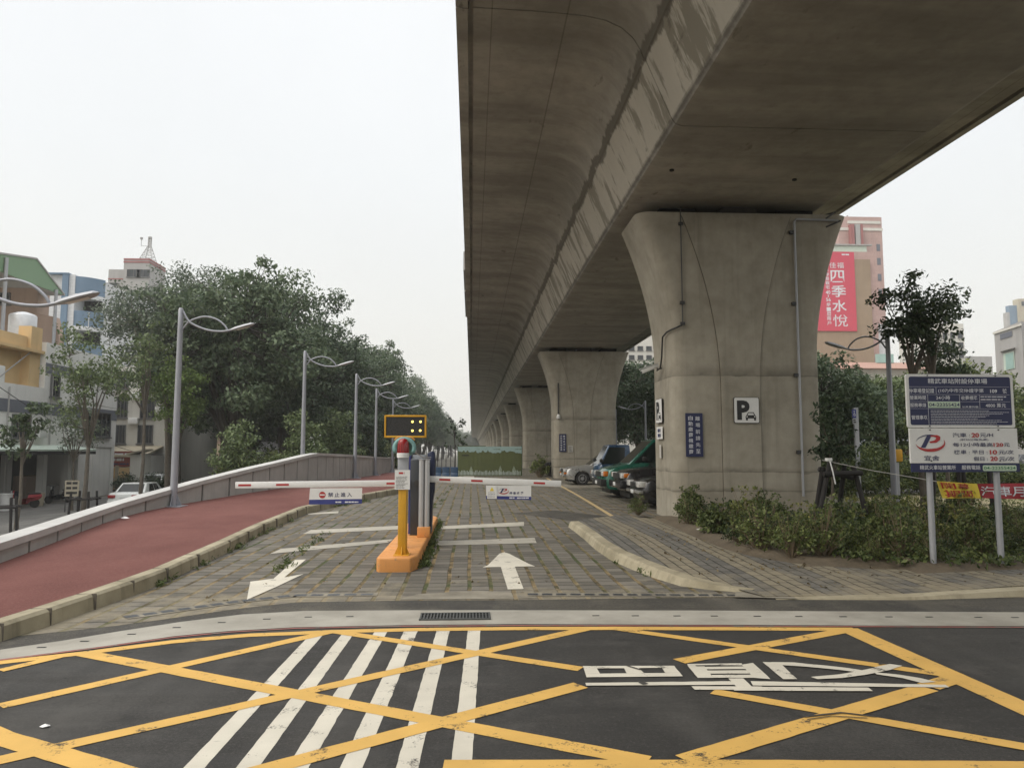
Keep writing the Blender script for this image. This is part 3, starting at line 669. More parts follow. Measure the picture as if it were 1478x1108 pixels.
def walkz(x, y):
    return max(.028+.135*min(max((y-8.55)/4.5, 0), 1), min(max((x-4.3)*.042, 0), .10))
BED = [(3.55,17.05), (4.0,16.4), (3.93,14.5), (3.88,12.8), (3.98,11.6), (4.25,10.75), (4.75,10.2), (5.6,9.85), (7.1,9.65), (9.5,9.5), (14,9.4), (30,9.4)]
def bedx(y):
    t = [(p[1], p[0]) for p in reversed(BED[:9])]; return interp(t, y)[0]
def bedy(x): return interp([(p[0], p[1]) for p in BED[3:]], x)[0]
# walk surface as a lattice from kerb edge / road edge to the bed edge
b = MB(); PATH = []
inner = []
for i, p in enumerate(KRp):
    inner.append((p.x+.2, p.y+.08 if i < 9 else 8.40))
front = inner[:]+[(4.3,8.38),(4.9,8.38),(5.57,8.47),(6.3,8.57),(8.1,8.71),(13.3,9.0)]
back = [(3.55,17.05),(4.0,16.4),(3.95,15.3),(3.92,14.2),(3.88,13.2),(3.89,12.4),(3.93,11.9),(3.98,11.5),(4.1,11.05),(4.28,10.7),(4.5,10.42),(4.8,10.18),(5.3,9.95),(6.2,9.77),(7.6,9.62),(9.8,9.5),(14,9.4),(20,9.4)]
assert len(front) == len(back), (len(front), len(back))
for (f, k2) in zip(front, back):
    for t in (0, .33, .66, 1): x, y = lerp(f[0], k2[0], t), lerp(f[1], k2[1], t); b.v.append((x, y, walkz(x, y)))
o_s = len(b.v)
for i in range(9, len(front)): b.v.append((front[i][0], front[i][1], -.03))
for i in range(9, len(front)-1): b.f.append((i*4, (i+1)*4, o_s+i-8, o_s+i-9)); b.m.append(0)
for i in range(len(front)-1):
    for q in range(3): b.f.append((i*4+q, i*4+q+1, i*4+q+5, i*4+q+4)); b.m.append(0)
# piece that reaches back beside the pier
o0 = len(b.v); p0 = (inner[0][0]-.05, inner[0][1]); b.v += [(p0[0], p0[1], .16), (3.55, 17.05, .163), (3.4, 17.4, .163), (2.4, 16.3, .162)]; b.f.append((o0, o0+1, o0+2, o0+3)); b.m.append(0)
struct(b.build('sidewalk', 'walk', smooth=60), 'sidewalk of dark and tan paver bands curving past the planting bed', 'sidewalk')
b = MB()
FK = [G(x, y, z) for x, y, z in ((1120,864,.01), (1240,863,.02), (1320,861,.035), (1400,856,.055), (1478,851,.075), (1700,845,.10), (2300,838,.10))]
for i, p in enumerate(FK): b.v += [(p.x, p.y-.03, -.02), (p.x, p.y, p.z), (p.x, p.y+.14, p.z+.01), (p.x, p.y+.14, -.02)]
for i in range(len(FK)-1):
    for q in range(3): b.f.append((i*4+q, i*4+q+1, i*4+q+5, i*4+q+4)); b.m.append(0)
struct(b.build('kerb', 'kerb', smooth=40), 'dropped pale kerb along the road before the sign posts', 'kerb')
b = MB(); N_ = 36
bx = np.linspace(3.5, 32, 70); by = np.linspace(9.3, 17.4, 16)
def inbed(x, y): return (y > bedy(x) if x > 3.93 else False) and x > bedx(y)
for y in by:
    for x in bx:
        e = 0.0 if inbed(x, y) else -.16
        b.v.append((x, y, .15+.03*mnoise.noise(Vector((x*.9, y*.9, 0)))+e))
for j in range(len(by)-1):
    for i in range(len(bx)-1): a = j*len(bx)+i; b.f.append((a, a+1, a+len(bx)+1, a+len(bx))); b.m.append(0)
struct(b.build('soil', 'soil', smooth=60), 'dry brown soil of the planting bed before the pier', 'soil')
# lawn and right-hand street
struct(sheet('dry_lawn', [(8.6,17.2,-.03),(60,17.2,-.03),(60,29,-.03),(8.6,29,-.03)], 'drygrass'), 'patchy dry lawn between the planting bed and the side street', 'ground')
struct(sheet('side_street', [(17,30,-.02),(80,30,-.02),(80,47,-.02),(17,47,-.02)], 'asphalt_old'), 'pale asphalt side street beyond the lawn', 'road')
struct(sheet('side_street', [(17,47,-.025),(27,47,-.025),(27,400,-.025),(17,400,-.025)], 'asphalt_old'), 'pale side street running along the far side of the viaduct', 'road')
# left street following the dip
b = MB()
for Y in [4, 6, 10, 14, 18, 22, 26, 30, 40, 60, 120, 300]:
    b.v += [(-25.0, Y, streetz(Y)+.004), (-10.4, Y, streetz(Y)+.004)]
for i in range(11): b.f.append((2*i, 2*i+1, 2*i+3, 2*i+2)); b.m.append(0)
struct(b.build('side_street', 'asphalt_old'), 'pale asphalt street in front of the left shophouses', 'road')
b = MB()
for Y in [4, 6, 10, 14, 18, 22, 26, 30, 40, 60]:
    b.v += [(-20.5, Y, streetz(Y)+.012), (-9.0, Y, streetz(Y)+.012)] if False else [(-12.5, Y, streetz(Y)+.10), (-8.2, Y, streetz(Y)+.10)]
for i in range(9): b.f.append((2*i, 2*i+1, 2*i+3, 2*i+2)); b.m.append(0)
struct(b.build('ground_verge', 'drygrass'), 'dry planted verge below the ramp wall', 'ground')

# ============================================================ VIADUCT
GX = 6.05
prof = [(-2.28,7.50),(-2.40,7.54),(-2.46,7.62),(-2.93,8.74),(-2.96,8.76),(-3.02,8.92),(-3.15,9.14),(-3.36,9.33),(-3.65,9.46),(-4.0,9.53),(-4.5,9.57),(-5.2,9.60),(-6.06,9.63),
        (-6.06,9.73),(-6.16,9.73),(-6.16,9.60),(-6.38,9.62),(-6.38,10.75),(-6.18,10.75),(-6.14,9.98)]
full = prof + [(-x, z) for x, z in reversed(prof)]
stations = [-45.0]
for j in (-16.8, -12.1, 12.9, 42.55, 67.4, 92.3, 117.3, 142.3, 167.3, 192.3, 242.3): stations += [(j, )]
stations += [610.0]
b = MB(); sec = []
for s_ in stations:
    if isinstance(s_, tuple):
        for dy, ins in ((-.016, 0), (-.008, .03), (.008, .03), (.016, 0)): sec.append((s_[0]+dy, ins))
    else: sec.append((s_, 0))
cz = 9.0; n = len(full)
for y, ins in sec:
    for x, z in full:
        kx = -ins*(1 if x > 0 else -1); kz = ins if z < 9.7 else 0
        b.v.append((x+kx, y, z+kz))
for j in range(len(sec)-1):
    for i in range(n): b.f.append((j*n+i, j*n+(i+1) % n, (j+1)*n+(i+1) % n, (j+1)*n+i)); b.m.append(0)
b.f += [tuple(range(n)), tuple((len(sec)-1)*n+i for i in range(n))]; b.m += [0, 0]
gd = thing('railway_viaduct', 'long grey concrete box girder railway viaduct running overhead', 'viaduct', (GX, 0, 0))
b.build('box_girder', 'girder', gd, smooth=22)
b = MB()  # service panel clipped outside the far parapet
b.box(-6.47, -6.385, 33.2, 37.5, 9.75, 10.6); b.box(-6.47, -6.385, 37.6, 45, 9.72, 10.6); b.build('parapet_panel', 'w_grey', gd)
b = MB()
for x, y in ((.9, 15.4), (-1.9, 15.0)): b.lathe([(.05, 7.47), (.05, 7.52)], 10, (x, y, 0))
b.split('drain_spout', 'dark', gd)
# piers
def halfw(z):
    if z < 3.9: return 1.77
    t = (z-3.9)/(7.25-3.9); return 1.77+.80*(t**1.75)
PX = 6.42; PD = 2.1
zs = [-.3, 1.16, 2.2, 3.38, 3.9]+[3.9+(7.25-3.9)*t for t in np.linspace(.06, 1, 16)]
r_ = .33
b = MB(); ring = None
def outline(w):
    pts = []
    for cx, cy, a0 in ((w-r_, r_, -90), (w-r_, PD-r_, 0), (-w+r_, PD-r_, 90), (-w+r_, r_, 180)):
        for k2 in range(7): a = R(a0+15*k2); pts.append((cx+r_*math.cos(a), cy+r_*math.sin(a)))
    return pts
for z in zs:
    o_ = outline(halfw(z)); ring = len(o_); b.v += [(x, y, z) for x, y in o_]
for j in range(len(zs)-1):
    for i in range(ring): b.f.append((j*ring+i, j*ring+(i+1) % ring, (j+1)*ring+(i+1) % ring, (j+1)*ring+i)); b.m.append(0)
b.f += [tuple(reversed(range(ring))), tuple((len(zs)-1)*ring+i for i in range(ring))]; b.m += [0, 0]
def make_pier(label, Y, grp=None):
    t = thing('viaduct_pier', label, 'pier', (PX, Y, 0), 0, grp)
    return t
p1 = make_pier('nearest flared concrete pier bearing the parking sign and camera', 17.0)
shaft = b.build('shaft', 'pier', p1, smooth=35)
# raised centre panel between two curved creases, front and back
def crease(z): # |x| of the crease
    if z < 3.0: return .44
    t = (z-3.0)/(7.18-3.0); return .44+.86*t**2.0
zc = [-.2]+list(np.linspace(3.0, 7.18, 18)); CO = -.20; left = [(CO-crease(z)-.015, z) for z in zc]; right = [(CO+crease(z)+.015, z) for z in reversed(zc)]
for sg in (-1, 1):
    inn = [(CO+sg*(crease(z)+.016), z) for z in zc]; out_ = [(CO+sg*(crease(z)+.030), z) for z in reversed(zc)]; bj = MB()
    for q in range(len(inn)-1): a_, b_ = inn[q], inn[q+1]; c_, d_ = out_[len(zc)-2-q], out_[len(zc)-1-q]; bj.poly([(a_[0], -.003, a_[1]), (b_[0], -.003, b_[1]), (c_[0], -.003, c_[1]), (d_[0], -.003, d_[1])])
    bj.build('crease_shade', 'bark', p1)  # thin dark strip painting the shade line of a groove along each crease
MB().prism(left+right, 'y', -.028, .02).build('centre_panel', 'pier', p1)
MB().prism(left+right, 'y', PD-.02, PD+.022).build('centre_panel', 'pier', p1)
MB().box(-2.2, 2.2, .25, PD-.25, 7.25, 7.30).build('bearing_shelf', 'pier', p1)
bb = MB(); bb.box(-1.9, -1.0, .5, 1.6, 7.30, 7.50).box(1.0, 1.9, .5, 1.6, 7.30, 7.50); bb.split('bearing', 'dark', p1)
MB().box(-.42, .42, .3, PD-.3, 7.30, 7.505).build('shear_key', 'barkdark', p1)
p2 = dup(p1, (PX, 42.0, 0), None, 'second concrete pier, behind the silver sedan, with a small blue sign')
p3 = dup(p1, (PX, 67.0, 0), None, 'third concrete pier standing just right of the green hoarding')
for i in range(3, 23):
    q = dup(p1, (PX, 17+25*i, 0), None, 'flared concrete pier in the receding row behind the green hoarding'); q['group'] = 'far piers of the viaduct'
for q in (p1, p2, p3): q['group'] = 'piers of the viaduct'

# conduits, camera and signs fixed on the first pier (front face at Y=17, left face at X=4.62)
def wx(px, Y=16.97): return AY(px, 600, Y).x
def wz(py, Y=16.97): return AY(1100, py, Y).z
FY = 16.965
t = thing('conduit', 'thin grey cable conduit running down the left of the nearest pier', 'conduit')
x = wx(988); b = MB(); b.tube([(x, FY, wz(300)), (x, FY, wz(468))], .013); b.build('pipe', 'darkmetal', t)
b = MB()
for py in (325, 438, 468): b.box(x-.05, x+.05, FY-.03, FY+.03, wz(py)-.035, wz(py)+.035)
b.split('junction_box', 'darkmetal', t)
b = MB(); b.tube([(x, FY-.01, wz(468)), (x-.02, FY-.01, wz(470)), (4.72, 17.01, wz(474)), (4.63, 17.09, wz(476)), (4.57, 17.25, wz(478)), (4.555, 17.55, wz(482)), (4.56, 17.62, wz(490)), (4.565, 17.72, wz(512)), (4.56, 17.85, wz(526)), (4.50, 17.95, wz(529))], .02); b.build('cable', 'trim', t)
t = thing('conduit', 'pale grey pipe running down the right of the nearest pier', 'pipe')
x = wx(1155); b = MB(); b.tube([(wx(1220), FY-.02, wz(317)), (x+.05, FY-.02, wz(316)), (x, FY-.02, wz(320)), (x, FY-.02, wz(716))], .028); b.build('pipe', 'galv', t)
b = MB()
for py in (335, 438, 541, 652): b.box(x-.11, x-.02, FY-.035, FY+.04, wz(py)-.04, wz(py)+.04)
b.split('clamp', 'darkmetal', t)
t = thing('cable_bracket', 'dark wire brackets jutting from the pier top corner', 'bracket'); b = MB()
for za, ln in ((wz(318), .26), (wz(306), .13)): b.tube([(8.40, 17.2, za), (8.50+ln, 17.0, za+.03), (8.40, 17.0, za-.13)], .022, 6)
b.build('bracket_bar', 'darkmetal', t)
t = thing('security_camera', 'white bullet security camera on the left face of the nearest pier', 'camera', (4.6, 18.0, 3.68)); b = MB()
d0, d1 = Vector((-.05, 0, .05)), Vector((-.47, -.02, -.12)); b.beam(d0, d1, .11, .10); b.build('housing', 'offwhite', t, bevel=.02)
MB().beam(d0+Vector((.02, 0, .065)), d1+Vector((-.05, 0, .06)), .13, .012).build('sunshield', 'offwhite', t); MB().tube([(.03, 0, -.02), (-.06, 0, -.05), (-.1, 0, .01)], .022).build('bracket', 'darkmetal', t)
MB().lathe([(.035, -.005), (.035, .006)], 12, d1, 'x').build('lens', 'trim', t)

def parking_sign(label, loc, rz):
    t = thing('parking_sign', label, 'sign', loc, rz)
    MB().prism(rrect(-.3, .3, -.3, .3, .04), 'y', 0, .02).build('sign_panel', 'letter_black', t)
    MB().prism(rrect(-.288, .288, -.288, .288, .035), 'y', -.003, 0).build('sign_face', 'offwhite', t)
    text('P', -.225, .07, -.225, .225, -.0065, 'letter_black', t, .05)
    X = lambda u, v: (.095+u*.125, -.155+v*.1)
    car = [[X(-.98,-.35), X(.98,-.35), X(1,.12), X(.82,.42), X(-.82,.42), X(-1,.12)], [X(-.95,-.8), X(-.58,-.8), X(-.58,-.3), X(-.95,-.3)], [X(.58,-.8), X(.95,-.8), X(.95,-.3), X(.58,-.3)],
           [X(-.82,.4), X(-.55,1), X(-.42,1), X(-.64,.4)], [X(.82,.4), X(.55,1), X(.42,1), X(.64,.4)], [X(-.55,1.08), X(-.55,.9), X(.55,.9), X(.55,1.08)]]
    flat(car, -.0065, 'letter_black', t, 'car_symbol')
    flat([[(X(s*.72, .05)[0]+.016*math.cos(a), X(0, .05)[1]+.016*math.sin(a)) for a in [2*PI*q/12 for q in range(12)]] for s in (-1, 1)], -.0095, 'offwhite', t, 'car_symbol_lamp')
    return t
parking_sign('square white parking sign with a black P and car on the pier front', (wx(1077), FY-.03, wz(592)), 0)
parking_sign('white parking sign seen edge on around the pier corner', (4.595, 18.2, 2.62), R(-90))
t = thing('notice_sign', 'small white and blue notice below the edge-on parking sign', 'sign', (4.60, 18.2, 2.08), R(-90)); MB().box(-.28, .28, 0, .012, -.15, .15).build('sign_panel', 'offwhite', t)
fine_print(-.15, .15, -.12, .12, 2, -.004, 'letter_navy', t, .7)
t = thing('notice_strip', 'narrow pale vertical notice strip on the pier side', 'sign', (4.60, 18.15, 1.63), R(-90)); MB().box(-.07, .07, 0, .008, -.16, .16).build('sign_panel', 'sack', t)
def pay_sign(label, loc, rz=0):
    t = thing('payment_sign', label, 'sign', loc, rz)
    MB().box(-.2, .2, 0, .015, -.5, .5).build('sign_panel', 'navy', t)
    z0, z1 = -.45, .45
    for s, xc, w in (('離場前請先至', .083, .052), ('自動繳費機繳費', -.083, .052)):
        n_ = len(s); st_ = (z1-z0)/n_; hh = .098
        for i, ch in enumerate(s): zc_ = z1-st_*(i+.5); text(ch, xc-w, xc+w, zc_-hh/2, zc_+hh/2, -.004, 'letter_white', t, .004)
    return t
pay_sign('navy vertical payment sign with white lettering on the nearest pier', (wx(1001.5), FY, wz(627.5)))
pay_sign('small looking navy payment sign on the second pier above the sedan', (AY(812, 600, 41.95).x, 41.96, AY(812, 639, 41.95).z), 0)
t = thing('notice_sign', 'plain pale notice sheet beside the navy sign on the second pier', 'sign', (AY(823, 600, 41.95).x, 41.965, AY(823, 647.5, 41.95).z)); MB().box(-.13, .13, 0, .01, -.18, .18).build('sign_panel', 'sack', t); fine_print(-.1, .1, -.15, .15, 6, -.004, 'letter_black', t, .4)
t = thing('security_camera', 'white camera hanging on a dark cable of the second pier', 'camera', (AY(806, 600, 41.9).x, 41.93, AY(806, 601, 41.9).z)); MB().lathe([(.0, -.14), (.09, -.12), (.11, 0), (.07, .1), (.03, .14)], 12).build('housing', 'offwhite', t)
MB().tube([(0, .03, .1), (0, .03, 1.9)], .03).build('cable', 'trim', t)

# ============================================================ BIG PARKING BOARD
sc_ = 109.7
bd = thing('parking_board', 'navy and white parking tariff board on two grey posts', 'sign board', (6.52, 9.86, 0))
b0 = AY(1307, 540, 9.8); b1 = AY(1461, 540, 9.8); X0, X1 = b0.x-6.52, b1.x-6.52
Zt, Zm, Zn, Zb = AY(1384, 540, 9.8).z, AY(1384, 617, 9.8).z, AY(1384, 668, 9.8).z, AY(1384, 681, 9.8).z
yy = -.06
MB().prism(rrect(X0, X1, Zm, Zt, .03), 'y', yy, yy+.03).build('upper_panel', 'offwhite', bd)
MB().prism(rrect(X0+.04, X1-.04, Zm+.035, Zt-.035, .025), 'y', yy-.003, yy).build('upper_face', 'navy', bd)
MB().box(X0+.02, X1+.02, yy, yy+.03, Zn, Zm-.008).build('lower_panel', 'offwhite', bd)
MB().box(X0+.03, X1+.03, yy, yy+.03, Zb, Zn-.004).build('bottom_panel', 'navy', bd)
zi = lambda v: AY(1384, 530+v/6.927, 9.8).z      # rows read off the enlarged board
xi = lambda u: AY(1300+u/6.927, 600, 9.8).x-6.52
def row(s, u0, u1, v0, v1, mat, bold=.03): return text(s, xi(u0), xi(u1), zi(v1), zi(v0), yy-.0065, mat, bd, min(bold, .008 if any(ord(c) > 255 for c in s) else .03))
row('精武車站附設停車場', 285, 880, 112, 165, 'letter_white'); row('停車場登記證', 92, 345, 212, 258, 'letter_white', .015); row('(107)中市交停證字第', 385, 840, 212, 258, 'letter_white', .015)
row('109', 905, 975, 220, 255, 'letter_white'); row('號', 1030, 1070, 212, 258, 'letter_white', .015); row('營業時間', 97, 258, 285, 325, 'letter_white', .015); row('24小時', 360, 500, 284, 325, 'letter_white'); row('收費標準', 610, 775, 285, 325, 'letter_white', .015)
row('服務專線', 97, 258, 358, 398, 'letter_white', .015); row('4800 萬元', 852, 1055, 358, 400, 'letter_white', .02); row('公共意外險', 615, 780, 385, 405, 'letter_white', .01); row('管理事項', 105, 265, 480, 522, 'letter_white', .015)
flat([[(xi(275), zi(405)), (xi(598), zi(405)), (xi(598), zi(343)), (xi(275), zi(343))]], yy-.006, 'palegreen', bd, 'number_patch'); text('04-22355424', xi(285), xi(590), zi(393), zi(357), yy-.0095, 'letter_navy', bd, .01)
fine_print(xi(300), xi(1100), zi(585), zi(425), 10, yy-.0065, 'letter_white', bd, .26); fine_print(xi(805), xi(1095), zi(335), zi(280), 2, yy-.0065, 'letter_white', bd, .35)
ru = []
for v in (195, 272, 342, 412): ru.append([(xi(80), zi(v+2)), (xi(1100), zi(v+2)), (xi(1100), zi(v)), (xi(80), zi(v))])
for u, v0, v1 in ((362, 200, 268), (275, 275, 580), (592, 275, 410), (792, 275, 410)): ru.append([(xi(u), zi(v1)), (xi(u+3), zi(v1)), (xi(u+3), zi(v0)), (xi(u), zi(v0))])
flat(ru, yy-.0055, 'letter_white', bd, 'table_rule')
logo(xi(135), zi(860), xi(428)-xi(135), zi(655)-zi(860), yy-.004, bd)
row('宜舍', 212, 365, 880, 932, 'letter_navy', .02); row('汽車 :', 505, 680, 655, 698, 'letter_navy', .02); row('20', 695, 770, 655, 700, 'redv'); row('元/H', 778, 910, 655, 697, 'letter_navy', .02); row('(前30分鐘免費)', 575, 860, 712, 735, 'letter_navy', .01)
row('每12小時最高', 505, 900, 752, 792, 'letter_navy', .02); row('120', 908, 1005, 755, 792, 'redv'); row('元', 1012, 1070, 752, 792, 'letter_navy', .02)
row('機車 : 平日 :', 512, 845, 825, 868, 'letter_navy', .02); row('10', 868, 940, 825, 870, 'redv'); row('元/次', 955, 1105, 825, 868, 'letter_navy', .02); row('假日 :', 705, 845, 892, 935, 'letter_navy', .02); row('20', 870, 942, 890, 936, 'redv'); row('元/次', 955, 1110, 890, 936, 'letter_navy', .02)
row('精武火車站營業所', 165, 520, 978, 1022, 'letter_white', .02); row('服務電話', 580, 765, 978, 1022, 'letter_white', .02)
flat([rrect(xi(790), xi(1125), zi(1035), zi(978), .02)], yy-.004, 'palegreen', bd, 'number_patch'); text('04-22355424', xi(800), xi(1115), zi(1022), zi(990), yy-.0075, 'letter_green', bd, .01)
for px in (1342, 1439): xx = AY(px, 700, 9.86).x-6.52; MB().lathe([(.04, .0), (.04, Zt-.12)], 14, (xx, 0, .1)).build('post', 'galv', bd, smooth=40)
b = MB()
for px in (1338, 1436):
    xx = AY(px, 540, 9.8).x-6.52
    for z in (Zt-.02, Zm+.02, Zm-.03, Zn+.03): b.lathe([(.009, yy-.012), (.009, yy)], 8, (xx, 0, z), 'y')
b.split('bolt', 'darkmetal', bd)
# banner and rope behind the board
bn = thing('cloth_banner', 'yellow and red cloth banner strung behind the board posts', 'banner', (0, 13.2, 0)); Yb = 13.2
def bp(px, py, dy=0): p = AY(px, py, Yb); return Vector((p.x, dy, p.z))
def cloth(name, ul, ur, lr, ll, mat, nseg=14):
    b = MB()
    for i in range(nseg+1):
        t_ = i/nseg
        for j in range(5):
            s_ = j/4; p = ul.lerp(ur, t_).lerp(ll.lerp(lr, t_), s_); p.y += .03*math.sin(t_*9+s_*2)+.02*math.sin(t_*23); b.v.append(tuple(p))
    for i in range(nseg):
        for j in range(4): b.f.append((i*5+j, i*5+j+1, i*5+j+6, i*5+j+5)); b.m.append(0)
    return b.build(name, mat, bn, smooth=60)
def bilin(ul, ur, lr, ll):
    def f(p):
        t_, s_ = p.x, 1-p.z; q = ul.lerp(ur, t_).lerp(ll.lerp(lr, t_), s_); q.y += .03*math.sin(t_*9+s_*2)+.02*math.sin(t_*23)-.012; return q
    return f
q = (bp(1352,694), bp(1410,698), bp(1413,718.5), bp(1362,719)); cloth('yellow_panel', *q, 'banner_yellow'); f = bilin(*q)
text('開幕', .1, .8, .58, .95, 0, 'redv', bn, .01, xf=f); text('期間', .1, .85, .06, .5, 0, 'redv', bn, .01, xf=f)
q = (bp(1410,698), bp(1560,696), bp(1560,722), bp(1413,718.5)); cloth('red_panel', *q, 'banner_deep', 24); f = bilin(*q); text('汽車月租', .04, .6, .16, .82, 0, 'letter_white', bn, .01, xf=f)
MB().tube([bp(1187,664), bp(1260,679), bp(1352,694.5)], .008, 6).build('rope', 'sack', bn)

# accessible-parking sign post
p = G(1241, 716, .1); t = thing('accessible_sign', 'slim grey post with a small blue wheelchair sign', 'sign', (p.x, p.y, .05)); Yc = p.y
top = AY(1241, 588, Yc).z-.05; ppm = 1080/Yc
MB().box(-.07, .07, 0, .09, 0, top).build('post', 'galv', t)
MB().box(-.16, -.02, -.02, 0, top-.36, top-.06).build('sign_panel', 'blue', t); xk = lambda u, v: (-.09+u*.05, top-.21+v*.10)
flat([disc(*xk(0,.8), .018, 10), [xk(-.1,.55), xk(.15,.55), xk(.25,-.2), xk(-.05,-.2)], [xk(.1,-.05), xk(.7,-.05), xk(.95,-.8), xk(.75,-.85), xk(.55,-.25), xk(.1,-.2)]]+[[xk(.62*math.cos(R(a)), -.35+.5*math.sin(R(a))), xk(.62*math.cos(R(a+25)), -.35+.5*math.sin(R(a+25))), xk(.42*math.cos(R(a+25)), -.35+.34*math.sin(R(a+25))), xk(.42*math.cos(R(a)), -.35+.34*math.sin(R(a)))] for a in range(110, 340, 25)], -.024, 'letter_white', t, 'wheelchair_symbol')
MB().box(-.15, -.01, -.018, 0, top-.56, top-.38).build('lower_plate', 'galv', t); fine_print(-.13, -.03, top-.54, top-.40, 2, -.022, 'letter_black', t, .6)
t = thing('call_box', 'yellow call box fixed behind the grey lamp post', 'call box', (0, 0, 0)); c_ = AY(1291, 657, 20.5); MB().box(c_.x-.16, c_.x+.13, 20.3, 20.5, c_.z-.17, c_.z+.17).build('box_shell', 'yellow', t, bevel=.03); MB().box(c_.x-.03, c_.x+.03, 20.35, 20.41, -.05, c_.z-.2).build('stem', 'galv', t)
# ============================================================ BARRIER ISLAND
isl = thing('traffic_island', 'orange painted concrete island between the two lanes', 'traffic island', (0, 0, 0))
pl = [(-1.29,10.46),(-1.25,10.36),(-.82,10.36),(-.74,10.62),(-.735,13),(-.74,16.6),(-.83,16.95),(-1.18,16.95),(-1.28,16.6)]
MB().prism(pl, 'z', -.05, .205).build('island_block', 'orange', isl, bevel=.025, seg=3)
IZ = .205
t = thing('sign_post', 'yellow post with white notice and red beacon at the island front', 'post', (-.965, 10.65, IZ))
MB().box(-.055, .055, -.055, .055, 0, .97).build('post', 'yellow', t, bevel=.006)
b = MB(); b.box(-.11, .11, -.11, .11, 0, .012)
for s in (-1, 1):
    b.prism([(s*.055, .012), (s*.105, .012), (s*.055, .12)], 'y', -.006, .006); b.prism([(s*.055, .012), (s*.105, .012), (s*.055, .12)], 'x', -.006, .006)
b.build('base_plate', 'yellow', t)
MB().box(-.07, .08, -.05, .06, .97, 1.40).build('control_box', 'galv', t, bevel=.008)
n_ = thing_z = MB().box(-.105, .105, -.078, -.062, .905, 1.175).build('notice', 'offwhite', t)
fine_print(-.085, .085, .92, 1.09, 9, -.080, 'letter_black', t, .3); fine_print(-.05, .05, 1.11, 1.155, 1, -.080, 'redv', t, .6)
MB().lathe([(.085, 1.345), (.087, 1.405), (.083, 1.41)], 20, (0, -.02, 0)).build('beacon_base', 'offwhite', t, smooth=40)
b = MB(); b.lathe([(.074, 1.41), (.076, 1.50), (.072, 1.56), (.055, 1.60), (.02, 1.615)], 20, (0, -.02, 0))
bc = b.build('beacon_lens', 'redlens', t, smooth=60); b = MB()
for k_ in range(14):
    a = 2*PI*k_/14; b.beam((.081*math.cos(a), -.02+.076*math.sin(a), 1.415), (.075*math.cos(a), -.02+.075*math.sin(a), 1.54), .008, .008)
b.build('lens_rib', 'redlens', bc)
# led display with teal hooded shell
t = thing('led_display', 'yellow framed LED display with four lit amber dots over a teal hood', 'display', (-1.0, 11.35, IZ)); z0, z1 = 1.66, 1.955; hw = .285
MB().box(-hw, hw, 0, .10, z0, z1).build('display_case', 'ledoff', t)
b = MB(); fw = .028
b.box(-hw-.006, hw+.006, -.018, .104, z1-.006, z1+fw-.006).box(-hw-.006, hw+.006, -.018, .104, z0-fw+.006, z0+.006).box(-hw-fw, -hw-.006+.002, -.018, .104, z0-fw+.006, z1+fw-.006).box(hw+.004, hw+fw, -.018, .104, z0-fw+.006, z1+fw-.006)
b.build('display_frame', 'yellow', t, bevel=.004, seg=1)
b = MB()
for u, v in ((.105,.07),(.225,.07),(.105,-.065),(.222,-.062)): b.lathe([(.016, -.006), (.018, 0)], 12, (u-.0, 0, (z0+z1)/2+v), 'y')
b.split('led_dot', 'ledon', t); MB().tube([(0, .05, 0), (0, .05, z0)], .045, 10).build('display_post', 'yellow', t)
sh = MB(); rr = []
for k_ in range(15):
    a = R(-30+240*k_/14); rr.append((math.cos(a), math.sin(a)))
vs = []
for (y, s) in ((-.16, 1), (.10, .92)):
    for c_, s_ in rr: vs.append((c_*.175*s, y, 1.485+s_*.165*s))
sh.add(vs, [(i, i+1, 16+i, 15+i) for i in range(14)])
o = sh.build('hood', 'teal', t, smooth=60); o.modifiers.new('thickness', 'SOLIDIFY').thickness = .055
MB().lathe([(.14, .10), (.10, .14), (.02, .15)], 18, (0, 0, 1.485), 'y').build('hood_back', 'teal', t, smooth=60)
b = MB(); b.tube([(-.15, -.12, 1.60), (-.10, -.12, 1.64), (-.03, -.12, 1.65)], .012); b.tube([(.15, -.12, 1.60), (.10, -.12, 1.64), (.03, -.12, 1.65)], .012); b.split('hood_edge', 'orange', t)
MB().tube([(.14, .02, 1.42), (.22, .9, 1.33), (.30, 1.6, 1.33)], .006, 6).build('wire', 'sack', t)
# two barrier cabinets with arms
def arm_boom(parent, xa, xb, y, za, zb, stripes):
    MB().beam((xa, y, za), (xb, y, zb), .05, .108).build('barrier_arm', 'white', parent, bevel=.008)
    b = MB()
    for u0, u1 in stripes:
        pa = Vector((xa, y, za)).lerp(Vector((xb, y, zb)), u0); pb = Vector((xa, y, za)).lerp(Vector((xb, y, zb)), u1); h = .017
        b.poly([(pa.x, y-.028, pa.z-h), (pb.x, y-.028, pb.z-h), (pb.x, y-.028, pb.z+h), (pa.x, y-.028, pa.z+h)])
    b.split('arm_stripe', 'redv', parent)
Ya = 13.02; P_ = lambda px, py: AY(px, py, Ya)
xl = P_(340, 700).x; zl = P_(340, 700).z; xr = P_(591, 697).x; zr = P_(591, 697).z
ga = thing('barrier_gate', 'charcoal barrier cabinet with a long white arm reaching left over the exit lane', 'barrier', (0, 0, 0))
MB().prism([(13.06, IZ), (13.44, IZ), (13.44, 1.58), (13.06, 1.50)], 'x', -1.055, -.80).build('cabinet', 'charcoal', ga, bevel=.015)
MB().prism([(13.09, IZ+.02), (13.42, IZ+.02), (13.42, 1.63), (13.09, 1.60)], 'x', -1.085, -1.0565).build('side_panel', 'blue', ga)
px_u = lambda px: (P_(px, 700).x-xr)/(xl-xr)
arm_boom(ga, xr, xl, Ya, zr, zl, [(px_u(575), px_u(558)), (px_u(417.5), px_u(399)), (px_u(363), px_u(344.5))])
